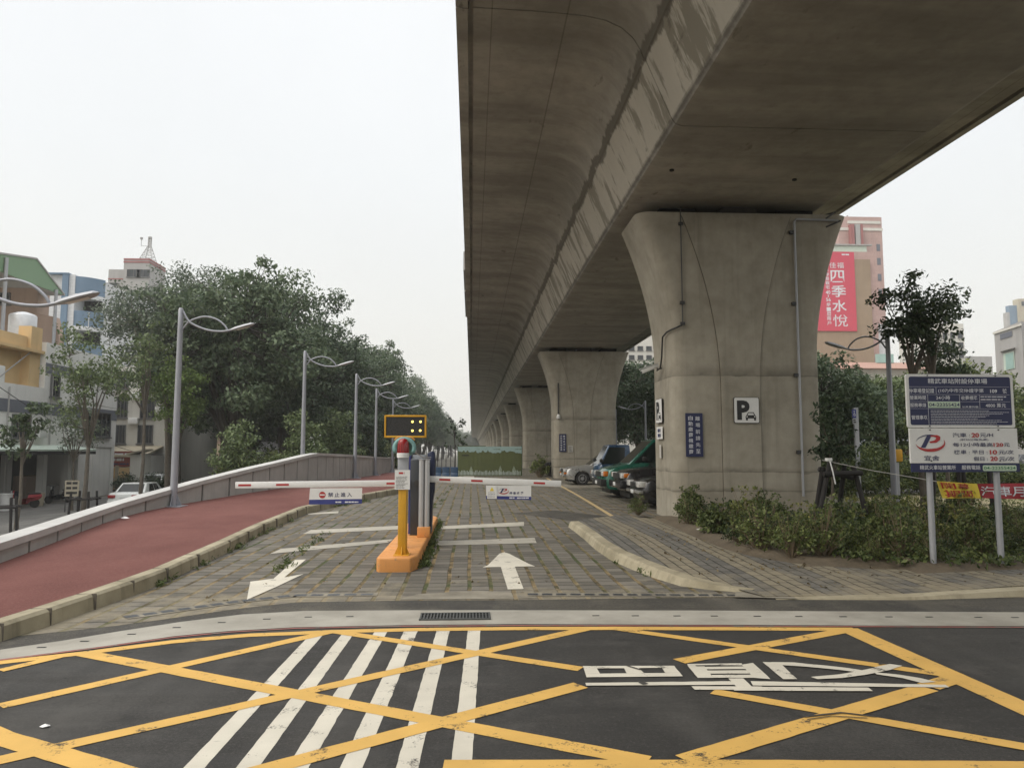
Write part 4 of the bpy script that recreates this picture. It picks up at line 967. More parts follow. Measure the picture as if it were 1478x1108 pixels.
MB().lathe([(.06, Ya-.03), (.06, Ya+.06)], 14, (-.93, 0, zr), 'y').build('arm_hub', 'darkmetal', ga)
Yb2 = 13.24; Q_ = lambda px, py: AY(px, py, Yb2)
gb = thing('barrier_gate', 'navy barrier cabinet with a shorter white arm closing the entry lane', 'barrier', (0, 0, 0))
MB().prism([(-.785, IZ), (-.70, IZ), (-.685, .75), (-.655, .95), (-.645, 1.45), (-.66, 1.62), (-.70, 1.64), (-.785, 1.60)], 'y', 13.30, 13.66).build('cabinet', 'navycab', gb, bevel=.012)
xa2, za2, xb2, zb2 = Q_(618, 691).x, Q_(618, 691).z, Q_(810, 698).x, Q_(810, 698).z; qu = lambda px: (Q_(px, 695).x-xa2)/(xb2-xa2)
arm_boom(gb, xa2, xb2, Yb2, za2, zb2, [(qu(634), qu(650)), (qu(680), qu(696.5)), (qu(770), qu(786.5))])
t = thing('bollard_post', 'paired aluminium tubes standing in an orange block beside the cabinets', 'post', (-.80, 12.82, IZ))
MB().lathe([(.045, .13), (.045, 1.30)], 16, (-.047, 0, 0)).lathe([(.045, .13), (.045, 1.285)], 16, (.047, 0, 0)).split('tube', 'alu', t, smooth=40)
MB().box(-.105, .105, -.09, .09, 0, .17).build('foot_block', 'orange', t, bevel=.01); MB().box(-.1, .1, -.05, .05, 1.29, 1.305).build('cap', 'galv', t)
# vinyl banners hanging on the arms
def hang(label, pa, pb, z0, z1, y, cat='banner'):
    t = thing('hanging_banner', label, cat, (0, y, 0)); return t
t = hang('white no entry banner hanging from the left barrier arm', 0, 0, 0, 0, Ya-.035); xx0, xx1 = P_(447, 715).x, P_(523, 715).x; zt, zb_, zmid = P_(480, 704).z, P_(480, 727.5).z, P_(480, 720.5).z
MB().prism([(xx0, zmid), (xx1, zmid+.01), (xx1, zt), (xx0+.01, zt)], 'y', 0, .004).build('banner_cloth', 'offwhite', t); MB().prism([(xx0-.002, zb_), (xx1, zb_+.01), (xx1, zmid+.0095), (xx0, zmid-.0005)], 'y', 0, .004).build('banner_foot', 'blue', t)
ux = lambda u: lerp(xx0, xx1, (u-258)/(955-258)); uz = lambda v: P_(480, 680+v/9.2375).z
flat([disc(ux(430), uz(312), .056, 24)], -.003, 'redv', t, 'no_entry_disc'); flat([[(ux(395), uz(320)), (ux(465), uz(320)), (ux(465), uz(303)), (ux(395), uz(303))]], -.006, 'offwhite', t, 'no_entry_bar')
for ch, u0, u1 in (('禁', 505, 575), ('止', 592, 655), ('進', 673, 738), ('入', 757, 822)): text(ch, ux(u0), ux(u1), uz(338), uz(280), -.003, 'letter_navy', t, .01)
fine_print(ux(605), ux(700), uz(418), uz(396), 1, -.003, 'letter_white', t, .8); fine_print(ux(730), ux(925), uz(418), uz(396), 1, -.003, 'letter_white', t, .8)
t = hang('white parking company banner with a swoosh logo hanging from the right arm', 0, 0, 0, 0, Yb2-.035); xx0, xx1 = Q_(701.5, 710).x, Q_(766.5, 710).x; zt, zb_, zmid = Q_(730, 700).z, Q_(730, 719.5).z, Q_(730, 714.8).z
MB().prism([(xx0, zmid), (xx1, zmid-.02), (xx1, zt-.01), (xx0, zt)], 'y', 0, .004).build('banner_cloth', 'offwhite', t); MB().prism([(xx0, zb_), (xx1, zb_-.02), (xx1, zmid-.0205), (xx0, zmid-.0005)], 'y', 0, .004).build('banner_foot', 'blue', t)
ux = lambda u: lerp(xx0, xx1, (u-130)/(870-130)); uz = lambda v: Q_(730, 685+v/11.37).z
logo(ux(330), uz(325), ux(500)-ux(330), uz(210)-uz(325), -.003, t)
for ch, u0 in (('停', 512), ('車', 572), ('收', 634), ('費', 696)): text(ch, ux(u0), ux(u0+46), uz(322), uz(275), -.003, 'letter_navy', t, .02)
fine_print(ux(510), ux(610), uz(390), uz(362), 1, -.003, 'letter_white', t, .8); fine_print(ux(635), ux(840), uz(392), uz(364), 1, -.003, 'letter_white', t, .8)
MB().box(ux(148), ux(305), -.012, -.007, uz(388), uz(172)).build('paper_notice', 'white', t); flat([[(ux(190), uz(262)), (ux(262), uz(262)), (ux(226), uz(195))]], -.014, 'banner_yellow', t, 'warning_triangle'); fine_print(ux(162), ux(290), uz(372), uz(275), 4, -.014, 'letter_navy', t, .22)

# ============================================================ STREET LAMPS
def make_lamp(label, loc, rz, group):
    t = thing('street_lamp', label, 'street lamp', loc, rz, group)
    MB().lathe([(.085, .02), (.08, 1.5), (.062, 4.3), (.06, 4.78), (.04, 4.82)], 14).build('post', 'lampgrey', t, smooth=40)
    b = MB(); b.box(-.26, .26, -.26, .26, -.12, .022)
    for a in range(4): c, s = math.cos(a*PI/2), math.sin(a*PI/2); b.add([(c*.08-s*.008, s*.08+c*.008, .022), (c*.2-s*.008, s*.2+c*.008, .022), (c*.08-s*.008, s*.08+c*.008, .3), (c*.08+s*.008, s*.08-c*.008, .022), (c*.2+s*.008, s*.2-c*.008, .022), (c*.08+s*.008, s*.08-c*.008, .3)], [(0,1,2),(3,5,4),(0,3,4,1),(1,4,5,2)])
    b.build('base_plate', 'lampgrey', t)
    def cr(pts, n=6):
        out = []; P = [Vector(p) for p in pts]; P = [P[0]*2-P[1]]+P+[P[-1]*2-P[-2]]
        for i in range(1, len(P)-2):
            for k in range(n):
                u = k/n; a, bq, c, d = P[i-1:i+3]; out.append(.5*((2*bq)+(c-a)*u+(2*a-5*bq+4*c-d)*u*u+(3*bq-a-3*c+d)*u**3))
        return out+[P[-2]]
    T_ = 4.80
    A = cr([(.05, 0, T_-.06), (.23, 0, T_-.33), (.62, 0, T_-.51), (1.0, 0, T_-.55), (1.28, 0, T_-.50)]); B = cr([(.06, 0, T_-.50), (.23, 0, T_-.30), (.56, 0, T_-.19), (.86, 0, T_-.25), (1.06, 0, T_-.40), (1.14, 0, T_-.525)])
    MB().tube(A, .026, 8).tube(B, .022, 8).tube([(.05, 0, T_-.22), (.14, 0, T_-.2)], .012, 6).tube([(.05, 0, T_-.32), (.17, 0, T_-.32)], .012, 6).build('arm', 'lampgrey', t, smooth=60)
    h = MB(); secs = [(1.22, .035, .03, T_-.515), (1.32, .075, .045, T_-.49), (1.55, .10, .05, T_-.425), (1.72, .085, .04, T_-.375), (1.78, .03, .015, T_-.355)]
    for x, w, hh, z in secs: h.v += [(x, -w, z), (x, -w*.6, z+hh), (x, w*.6, z+hh), (x, w, z), (x, w*.8, z-hh*.5), (x, -w*.8, z-hh*.5)]
    for j in range(4):
        for i in range(6): h.f.append((j*6+i, j*6+(i+1) % 6, (j+1)*6+(i+1) % 6, (j+1)*6+i)); h.m.append(0)
    h.f += [tuple(range(5, -1, -1)), tuple(24+i for i in range(6))]; h.m += [0, 0]
    h.build('lamp_head', 'galv', t, smooth=30)
    MB().add([(1.36, -.06, T_-.513), (1.66, -.06, T_-.425), (1.66, .06, T_-.425), (1.36, .06, T_-.513)], [(0,1,2,3)]).build('lamp_lens', 'offwhite', t)
    return t
gl_ = 'street lamps with looped arms'
lp = make_lamp('street lamp on the red path, nearest fully visible one, with arm over the path', (G(250, 731, .31).x, G(250, 731, .31).y, .31), 0, gl_)
def put(px, Y, z, label, rz=0): return dup(lp, (AY(px, 690, Y).x, Y, z), rz, label)
put(436, 27.7, .48, 'tall lamp by the peak of the grey wall, second along the red path'); put(512, 34.8, .38, 'lamp behind the wall peak, third along the red path'); put(541.5, 42, .28, 'fourth lamp along the red path, its base just left of the LED display'); put(566, 50, .2, 'fifth lamp along the red path, mostly hidden behind the LED display')
dup(lp, (-6.95, 10.45, -.62), R(2), 'street lamp beside the grey wall whose big looped arm enters from the left edge')
dup(lp, (AY(1290, 690, 20).x, 20, .0), R(180), 'street lamp on the lawn with its arm in front of the pink red banner').scale = (1, 1, 1.04)
dup(lp, (11.0, 47, 0), R(180), 'lamp seen between the first and second piers, its arm spreading left'); dup(lp, (11.05, 57, 0), R(180), 'lamp post partly hidden by the second pier edge'); dup(lp, (11.2, 38, 0), R(180), 'lamp hidden behind the nearest pier with only its arm tip showing')

# ============================================================ VEHICLES (nose towards local -X)
def vehicle(name, label, cat, loc, rz, sp):
    t = thing(name, label, cat, loc, rz); L, W = sp['L'], sp['W']; w = W/2; paint_ = sp['paint']; rad = sp['R']; wsn = sp['wheels']
    top = sp['top']  # list (s,z) front to rear above the sills
    bot = []; zb = sp.get('sill', .24)
    bot.append((L-.12, zb+.05))
    for c in reversed(wsn):
        ra = rad+.055; a0 = math.asin(max(-1, min(1, (zb-rad)/ra)))
        for k_ in range(9):
            a = lerp(a0, PI-a0, k_/8); bot.append((c+ra*math.cos(a), rad+ra*math.sin(a)))
    bot.append((.12, zb+.03))
    poly = [(s, z, 1) for s, z in top]+[(s, z, 0) for s, z in bot]
    slices = [(-w, .075, .20), (-w+.035, .03, .12), (-w+.13, .008, .06), (-w*.45, 0, .008), (w*.45, 0, .008), (w-.13, .008, .06), (w-.035, .03, .12), (w, .075, .20)]
    b = MB(); n = len(poly); mid = L/2
    for y, d, c in slices:
        for s, z, tp in poly:
            z2 = z-(d if tp and z > .55 else 0)
            fr = max(0, 1-s/.9)**1.5 if s < mid else -max(0, 1-(L-s)/.7)**1.5
            b.v.append((s+(c*fr if tp or s < .2 or s > L-.2 else 0), y, z2))
    for j in range(len(slices)-1):
        for i in range(n): b.f.append((j*n+i, j*n+(i+1) % n, (j+1)*n+(i+1) % n, (j+1)*n+i)); b.m.append(0)
    b.f += [tuple(range(n)), tuple(reversed([(len(slices)-1)*n+i for i in range(n)]))]; b.m += [0, 0]
    body = b.build('body', paint_, t, smooth=38, tri=True)
    cb, cr_, zbelt, zr = sp['cab']; yb, yr = w-.045, w-sp.get('tumble', .20)
    c8 = [(cb[0], -yb, zbelt), (cb[1], -yb, zbelt), (cb[1], yb, zbelt), (cb[0], yb, zbelt), (cr_[0], -yr, zr), (cr_[1], -yr, zr), (cr_[1], yr, zr), (cr_[0], yr, zr)]
    MB().add(c8, [(0,3,2,1),(4,5,6,7),(0,1,5,4),(1,2,6,5),(2,3,7,6),(3,0,4,7)]).build('cabin', paint_, t, bevel=.05, seg=3)
    V = [Vector(p) for p in c8]; 
    def pane(a, bq, c, d, u0, u1, v0, v1, nm, mat='glass'):
        f = lambda u, v: (a.lerp(bq, u)).lerp(d.lerp(c, u), v); P = [f(u0, v0), f(u1, v0), f(u1, v1), f(u0, v1)]
        nr = (P[1]-P[0]).cross(P[3]-P[0]).normalized(); ctr = (V[0]+V[6])/2
        if nr.dot(P[0]-ctr) < 0: nr = -nr
        MB().poly([p+nr*.006 for p in P]).build(nm, mat, t)
    pane(V[3], V[0], V[4], V[7], .06, .94, .07, .93, 'windshield'); pane(V[1], V[2], V[6], V[5], .08, .92, .1, .9, 'rear_window')
    for u0, u1 in sp['side']:
        pane(V[0], V[1], V[5], V[4], u0, u1, .08, .88, 'side_window'); pane(V[3], V[2], V[6], V[7], u0, u1, .08, .88, 'side_window')
    for sx in wsn:
        for sgn in (-1, 1):
            wh = bpy.data.objects.new('wheel', None); col.objects.link(wh); wh.parent = t; wh.location = (sx, sgn*(w-.10), rad)
            MB().lathe([(rad*.62, -.09), (rad*.94, -.09), (rad, -.05), (rad, .05), (rad*.94, .09), (rad*.62, .09)], 24, (0,0,0), 'y').build('tyre', 'tyre', wh, smooth=40)
            rb = MB(); f_ = sgn*.085
            rb.lathe([(rad*.62, f_-.012), (rad*.56, f_+.004*sgn), (rad*.22, f_-.02*sgn), (rad*.16, f_+.006*sgn), (.01, f_+.008*sgn)], 20, (0,0,0), 'y')
            rim = rb.build('rim', sp.get('rim', 'rim'), wh, smooth=30); hb = MB()
            for k_ in range(8): a = 2*PI*k_/8; hb.lathe([(.05, f_-.012), (.05, f_+.006*sgn)], 8, (rad*.40*math.cos(a), 0, rad*.40*math.sin(a)), 'y')
            hb.build('rim_hole', 'trim', rim)
    for sgn in (-1, 1):
        for (s0, s1, y0, y1, z0, z1, mat, nm) in sp.get('lamps', ()):
            ya, ybq = sorted((sgn*y0, sgn*y1)); MB().box(s0, s1, ya, ybq, z0, z1).build(nm, mat, t, bevel=.02)
        if 'mirror' in sp: mx, mz = sp['mirror']; MB().box(mx-.06, mx+.06, min(sgn*(w-.05), sgn*(w+.17)), max(sgn*(w-.05), sgn*(w+.17)), mz-.07, mz+.07).build('wing_mirror', sp.get('mirmat', 'trim'), t, bevel=.03)
    for (s0, s1, y0, y1, z0, z1, mat, nm) in sp.get('extra', ()): MB().box(s0, s1, y0, y1, z0, z1).build(nm, mat, t, bevel=.012)
    b = MB()
    for sx in sp.get('seams', ()): b.box(sx-.006, sx+.006, -w-.001, -w+.002, .38, zbelt-.12)
    if b.v: b.build('door_seam', 'trim', t)
    MB().box(.25, L-.25, -w+.16, w-.16, .17, .30).build('underbody', 'trim', t)
    return t
sedan = dict(L=4.45, W=1.72, R=.305, wheels=(.84, 3.42), paint='silver', top=[(.10,.32),(.02,.40),(0,.52),(.05,.62),(.10,.74),(.30,.80),(.75,.86),(1.30,.92),(3.55,.96),(4.2,.94),(4.40,.86),(4.45,.62),(4.43,.40)],
    cab=((1.18, 3.75), (1.85, 3.15), .88, 1.40), side=((.19, .48), (.51, .80)), seams=(1.45, 2.35, 3.2), mirror=(1.62, .96), mirmat='silver',
    lamps=((.005,.17,.50,.80,.60,.74,'headlamp','headlight'), (.02,.16,.68,.835,.50,.57,'amber','indicator')),
    extra=((.0,.06,-.42,.42,.60,.73,'trim','grille'), (-.03,.10,-.78,.78,.40,.50,'silver','bumper'), (-.035,-.02,-.16,.16,.42,.52,'plate','number_plate'), (4.42,4.47,-.16,.16,.6,.72,'plate','number_plate')))
vehicle('parked_car', 'silver sedan parked nose out beside the second pier', 'car', (4.10, 34.3, .10), 0, sedan)
truck = dict(L=3.4, W=1.52, R=.28, wheels=(.62, 2.75), paint='carblue', sill=.30, top=[(.08,.36),(.0,.45),(0,.75),(.04,.95),(.10,1.02),(1.42,1.02),(1.44,.80),(3.35,.80),(3.4,.72),(3.38,.45)],
    cab=((.08, 1.42), (.52, 1.36), .95, 1.78), side=((.08, .78),), seams=(.30, 1.32), mirror=(.18, 1.15), tumble=.14,
    lamps=((-.015,.08,.42,.68,.58,.76,'headlamp','headlight'), (-.01,.06,.70,.755,.58,.74,'amber','indicator')), extra=((-.04,.08,-.72,.72,.36,.50,'trim','bumper'), (1.46,3.38,-.75,.75,.82,1.02,'carblue','cargo_side'), (-.045,-.03,-.16,.16,.40,.5,'plate','number_plate')))
tk = vehicle('parked_truck', 'blue cab-over light truck parked between the sedan and the green van', 'truck', (4.95, 30.4, .10), 0, truck)
fine_ = fine_print(.5, 1.0, .62, .86, 3, -.765, 'letter_white', tk, .5, 'door_lettering')
van = dict(L=4.7, W=1.84, R=.32, wheels=(.85, 3.75), paint='cargreen', sill=.28, top=[(.12,.34),(.02,.42),(0,.60),(.04,.78),(.16,.95),(.55,1.06),(.95,1.14),(1.3,1.18),(4.6,1.18),(4.68,1.0),(4.7,.6),(4.68,.38)],
    cab=((.82, 4.66), (1.72, 4.55), 1.08, 1.92), side=((.035, .33), (.37, .64), (.68, .93)), seams=(1.15, 2.15), mirror=(1.35, 1.28), tumble=.17,
    lamps=((-.01,.14,.55,.78,.72,.88,'headlamp','headlight'), (.03,.18,.785,.895,.72,.88,'amber','indicator')), extra=((-.015,.05,-.5,.5,.70,.86,'trim','grille'), (-.07,.12,-.88,.88,.40,.62,'trim','bumper'), (-.08,-.06,-.17,.17,.45,.56,'plate','number_plate'), (.9,3.6,-.93,-.905,.50,.72,'trim','side_strip')))
vehicle('parked_van', 'dark green van parked nose out next to the nearest pier', 'van', (4.24, 25.1, .10), 0, van)
suv = dict(L=4.4, W=1.80, R=.345, wheels=(.86, 3.5), paint='carblack', sill=.32, top=[(.10,.42),(.0,.52),(0,.70),(.06,.86),(.2,.96),(.7,1.04),(1.2,1.08),(4.25,1.10),(4.38,.9),(4.4,.6),(4.36,.45)],
    cab=((1.1, 4.25), (1.75, 4.0), 1.0, 1.72), side=((.05, .38), (.42, .66), (.70, .92)), seams=(1.35, 2.3), mirror=(1.5, 1.14), rim='rimdark',
    lamps=((-.005,.20,.50,.82,.74,.90,'headlamp','headlight'), (.06,.24,.825,.87,.76,.88,'amber','indicator')), extra=((-.02,.05,-.46,.46,.70,.88,'trim','grille'), (-.07,.14,-.86,.86,.44,.66,'cardark','bumper'), (-.08,-.06,-.17,.17,.50,.61,'plate','number_plate')))
vehicle('parked_car', 'black car with clear headlamp between the green van and the pier', 'car', (4.42, 22.85, .09), 0, suv)
low = dict(sedan); low.update(paint='carblack', rim='rimdark', extra=((.0,.06,-.40,.40,.58,.70,'trim','grille'), (-.03,.10,-.80,.80,.42,.50,'silver','bumper'), (-.04,-.03,-.16,.16,.40,.5,'plate','number_plate')), lamps=((-.02,.20,.40,.80,.58,.74,'headlamp','headlight'),))
vehicle('parked_car', 'low black sedan nosing out from behind the nearest pier', 'car', (4.48, 20.75, .08), 0, low)
far = dict(low); far.update(L=4.3); vehicle('parked_car', 'black hatchback peeking out from behind the second pier', 'car', (3.98, 46.0, .10), 0, far)
pick = dict(sedan); pick.update(L=5.1, W=1.82, R=.37, wheels=(.92, 4.05), paint='beige', sill=.40, top=[(.10,.48),(.0,.55),(0,.80),(.06,.98),(.3,1.08),(.9,1.14),(1.5,1.18),(5.0,1.16),(5.08,1.0),(5.1,.7),(5.05,.5)],
    cab=((1.35, 3.7), (2.0, 3.4), 1.1, 1.78), side=((.22, .55), (.58, .9)), seams=(1.7, 2.6), mirror=(1.8, 1.25), lamps=((-.005,.16,.55,.85,.85,1.0,'headlamp','headlight'),), extra=((-.02,.05,-.5,.5,.8,.96,'trim','grille'), (-.06,.12,-.86,.86,.5,.66,'trim','bumper')))
p = AY(122, 700, 54); vehicle('parked_car', 'beige pickup parked before the white shophouse, facing the junction', 'pickup', (p.x-2.2, 53, -1.5), R(62), pick)
ws = dict(sedan); ws.update(paint='carwhite', lamps=((4.36,4.455,.42,.80,.66,.82,'redlens','tail_light'),), extra=((4.40,4.49,-.80,.80,.42,.54,'carwhite','bumper'), (4.445,4.46,-.18,.18,.62,.74,'plate','number_plate')))
p = AY(181, 712, 41); vehicle('parked_car', 'white sedan seen from behind beyond the ramp wall', 'car', (p.x, 45.2, -1.5), R(-90), ws)
p = AY(247, 690, 60); vehicle('parked_car', 'white car parked deeper in the left street behind the nearest lamp post', 'car', (p.x, 60, -1.5), R(-90), ws)

# ============================================================ HOARDING, BARRIER FENCE, CRATES
Yh = 46.0; h0, h1 = AY(661, 686, Yh), AY(753, 686, Yh); zt_ = AY(700, 643, Yh).z; zb_ = .10
t = thing('construction_hoarding', 'green painted construction hoarding with pale picket pattern under the viaduct', 'hoarding', (0, Yh, 0)); b = MB(); c = MB(); x = h0.x; k_ = 0
while x < h1.x-.01:
    xe = min(x+.13, h1.x); yo = .018 if k_ % 2 else 0; b.box(x, xe, yo, yo+.02, zb_, zt_-(.05 if x > (h0.x+h1.x)/2-.35 else 0)); x = xe; k_ += 1
b.build('sheet_panel', 'hoard', t); rr2 = random.Random(3)
parts = []; x = h0.x
while x < h1.x-.05:
    r2 = rr2.uniform(.07, .15); zc_ = zt_-rr2.uniform(.12, .30)-.05; parts.append([(max(h0.x, min(h1.x, px)), pz) for px, pz in disc(x+r2, zc_, r2, 10)]); x += r2*1.25
flat(parts+[[(h0.x, zt_-.2), (h1.x, zt_-.2), (h1.x, zt_-.05), (h0.x, zt_-.05)]], -.005, 'hoardblue', t, 'painted_cloud')
parts = []; x = h0.x+.03
while x < h1.x-.06: hh = .36*rr2.uniform(.75, 1.05); parts.append([(x, zb_+.06), (x+.045, zb_+.06), (x+.045, zb_+hh-.05), (x+.0225, zb_+hh), (x, zb_+hh-.05)]); x += .085
for fx in (.21, .68, .90):
    xx = lerp(h0.x, h1.x-.1, fx); hh = rr2.uniform(.45, .75); parts.append([(xx-.09, zb_+.08), (xx+.09, zb_+.08), (xx+.10, zb_+hh*.6), (xx, zb_+hh), (xx-.10, zb_+hh*.6)])
[flat([q_], -.0065, 'hoardtree', t, 'painted_tree') for q_ in parts[-3:]]; flat(parts[:-3], -.005, 'hoardwhite', t, 'painted_picket')
b = MB()
for fx in (0, .34, .67, 1): xx = lerp(h0.x, h1.x, fx); b.box(xx-.03, xx+.03, .04, .1, 0, zt_)
b.split('hoarding_post', 'meshgreen', t)
flat([[(lerp(h0.x, h1.x, a), zz) for a, zz in ((.06, zt_-.62), (.17, zt_-.62), (.17, zt_-.56), (.06, zt_-.56))]], -.008, 'letter_black', t, 'small_plate')
t = thing('mesh_fence', 'dark green wire mesh fence running back beside the hoarding', 'fence', (0, 0, 0)); A, Bq = Vector((-1.0, 46.3, 0)), Vector((-5.0, 62, 0)); b, c = MB(), MB(); nn = 12
for i in range(nn+1): p = A.lerp(Bq, i/nn); b.tube([(p.x, p.y, 0), (p.x, p.y, 2.0)], .022, 6)
b.split('fence_post', 'darkmetal', t)
for i in range(nn*8): p, q = A.lerp(Bq, i/nn/8), A.lerp(Bq, (i+1)/nn/8); c.tube([(p.x, p.y, .1), (p.x, p.y, 1.95)], .006, 3); 
for z in (.1, .6, 1.0, 1.5, 1.95): c.tube([(A.x, A.y, z), (Bq.x, Bq.y, z)], .008, 4)
c.build('fence_wire', 'darkmetal', t)
for i in range(3):
    p0_, p1_ = AY(626+i*12, 682, 44.6), AY(637+i*12, 682, 44.6)
    t = thing('plastic_barrier', 'blue plastic road barrier in the row beside the hoarding', 'barrier', (p0_.x, 44.6, .1), 0, 'blue plastic barriers'); w_ = p1_.x-p0_.x
    MB().prism([(0, 0), (.34, 0), (.30, .14), (.22, .24), (.20, .58), (.14, .58), (.12, .24), (.04, .14)], 'x', 0, w_).build('barrier_shell', 'bluecrate', t, bevel=.02)
# ============================================================ BUILDINGS
def block(parent, name, mat, x0, x1, y0, y1, z0, z1): return MB().box(x0, x1, y0, y1, z0, z1).build(name, mat, parent)
def window(parent, face, u, z, w, h, at, mat='w_glass', fr='w_frame', bars=1):
    """face 'F' looks to -Y at y=at, face 'R' looks to +X at x=at"""
    b, g = MB(), MB(); f = .06
    def bx(mb, u0, u1, d0, d1, z0, z1):
        if face == 'F': mb.box(u0, u1, at-d1, at-d0, z0, z1)
        elif face == 'R': mb.box(at+d0, at+d1, u0, u1, z0, z1)
        else: mb.box(at-d1, at-d0, u0, u1, z0, z1)
    bx(b, u, u+w, .0, .09, z, z+f); bx(b, u, u+w, 0, .09, z+h-f, z+h); bx(b, u, u+f, 0, .09, z+f, z+h-f); bx(b, u+w-f, u+w, 0, .09, z+f, z+h-f)
    for k in range(bars): xx = u+w*(k+1)/(bars+1); bx(b, xx-.025, xx+.025, 0, .07, z+f, z+h-f)
    bx(b, u-.08, u+w+.08, 0, .16, z-.09, z-.002)
    o = b.build('window', fr, parent); bx(g, u+f, u+w-f, 0, .03, z+f, z+h-f); g.build('pane', mat, o); return o
# white shophouse along the left street (faces +X)
FXa = -25.8; Zs = -1.5
t = thing('shophouse', 'white tiled shophouse with grey bands and mint awning on the left street', 'building'); zq = lambda py, px: AY(px, py, 1).z
def fz(px, py): # height on the facade plane X=FXa seen at pixel
    d = ray(px, py); k_ = FXa/d.x; return CAMH+d.z*k_
def fy(px): d = ray(px, 600); return FXa/d.x*d.y
block(t, 'wall', 'w_white', FXa-9, FXa, 30, fy(168), 1.9, 5.4); block(t, 'upper_wall', 'w_white', FXa-8, FXa-.003, fy(62), fy(168)-.4, 5.4, 8.2)
for z0, z1 in ((fz(0, 593), fz(0, 574)), ): MB().box(FXa, FXa+.03, 30, fy(168), z0, z1).build('grey_band', 'w_band', t)
MB().box(FXa, FXa+.03, fy(62), fy(168)-.4, 6.35, 6.95).build('grey_band', 'w_band', t)
window(t, 'R', fy(17), 2.35, fy(44)-fy(17), 1.35, FXa, bars=2); window(t, 'R', fy(70), 4.95, fy(83)-fy(70), 1.35, FXa); window(t, 'R', fy(120), 2.6, 1.9, 1.7, FXa, bars=2); window(t, 'R', fy(140), 2.6, 1.9, 1.7, FXa, bars=2)
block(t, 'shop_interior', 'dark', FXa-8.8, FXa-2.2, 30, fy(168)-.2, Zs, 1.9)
for yy_ in (30.2, 36, fy(0)+1.2, fy(70), fy(105), fy(140), fy(166)): block(t, 'pillar', 'w_white' if yy_ > 47 else 'w_grey', FXa-.42, FXa-.02, yy_-.2, yy_+.2, Zs, 1.9)
block(t, 'shop_front', 'w_white', FXa-2.1, FXa-.08, fy(118), fy(166)-.3, Zs, 1.9)
for k_, (ya_, yb2_, zz_, mt_) in enumerate(((41, 43.2, -.5, 'w_dirty'), (43.6, 45.2, -.2, 'w_band'), (45.8, 46.6, -.75, 'bluecrate'), (47.3, 49, .1, 'w_brown'), (49.5, 51, -.6, 'w_grey'))): MB().box(FXa-2.0, FXa-1.2, ya_, yb2_, Zs, zz_).build('goods_shelf', mt_, t, bevel=.03)
MB().prism([(FXa, 1.95), (FXa+1.3, 1.62), (FXa+1.3, 1.72), (FXa, 1.98)], 'y', 30, fy(112)).build('awning', 'mint', t); MB().box(FXa-.5, FXa+1.28, 30, fy(112), 1.42, 1.60).build('awning_beam', 'trim', t)
MB().tube([(FXa+.06, fy(10), -1.5), (FXa+.06, fy(10), 5.2)], .05, 6).tube([(FXa+.06, fy(72), 2), (FXa+.06, fy(72), 7.6)], .05, 6).split('downpipe', 'w_grey', t)
t = thing('shophouse', 'yellow upper storey house with stepped parapet above the white facade', 'building'); ya, yb = 30, fy(62)-.05
block(t, 'wall', 'w_cream', FXa-7, FXa-.8, ya, yb, 5.41, 7.6); MB().box(FXa-.85, FXa-.05, ya, yb, 7.45, 7.62).build('cornice', 'w_cream', t)
block(t, 'parapet', 'w_cream', FXa-.82, FXa-.45, ya, yb-1.2, 7.62, 8.35); block(t, 'parapet_post', 'w_cream', FXa-1.0, FXa-.25, yb-1.15, yb-.02, 7.62, 9.0); block(t, 'parapet_post', 'w_cream', FXa-1.0, FXa-.25, ya+9.3, ya+10.5, 7.62, 8.9)
block(t, 'corner_pier', 'w_cream', FXa-.8, FXa-.3, yb-1.1, yb-.03, 5.41, 7.44); MB().box(FXa-.5, FXa-.25, yb-5, yb-3.4, 5.42, 6.35).build('air_conditioner', 'offwhite', t, bevel=.04)
for y_, z_ in ((fy(88), 4.3), (fy(50), 2.4), (fy(104), 2.5)): MB().box(FXa+.02, FXa+.36, y_, y_+.8, z_, z_+.55).build('air_conditioner', 'offwhite', t, bevel=.03)
MB().beam((FXa-.25, yb-4.2, 5.5), (FXa-.25, yb-1.2, 7.4), .05, .05).build('brace', 'w_grey', t)
c0, c1 = AY(-10, 560, 47), AY(40, 497, 47); block(t, 'rooftop_room', 'w_dirty', c0.x, c1.x, 47, 51, 7.6, c1.z)
# brown house with green canopy roof
t = thing('brown_house', 'brown rendered house under a green sheet metal canopy roof', 'building'); Yc = 57
ax = lambda px, Y=Yc: AY(px, 500, Y).x; az = lambda py, Y=Yc: AY(40, py, Y).z
block(t, 'wall', 'w_brown', ax(-80), ax(50), Yc, Yc+1.6, -1.5, az(415)); MB().prism([(ax(50), -1.5), (ax(88), -1.5), (ax(88), az(487)), (ax(80), az(458)), (ax(50), az(452))], 'y', Yc-.3, Yc+.4).build('side_wall', 'w_brown', t)
RX = -31.0
def rp_(px, py): d = ray(px, py); k_ = RX/d.x; return (d.y*k_, CAMH+d.z*k_)
fas = [rp_(-150, 345), rp_(0, 365), rp_(52, 373), rp_(92, 424), rp_(88, 425), rp_(0, 391.5), rp_(-150, 335+20)]
MB().prism(fas, 'x', RX-.08, RX).build('roof_fascia', 'greenroof', t)
top_ = [rp_(-150, 344), rp_(0, 364), rp_(52.5, 372), rp_(93, 424.5)]
MB().prism(top_+[(y, z-.12) for y, z in reversed(top_)], 'x', RX-12, RX+.06).build('roof', 'w_grey', t)
b = MB()
for px in (7, 79): yq, zq_ = rp_(px, 372 if px < 20 else 418); b.tube([(RX+.12, yq, 4), (RX+.12, yq, zq_)], .12, 8)
b.split('canopy_post', 'galv', t); window(t, 'F', ax(-5), az(440), .8, .9, Yc)
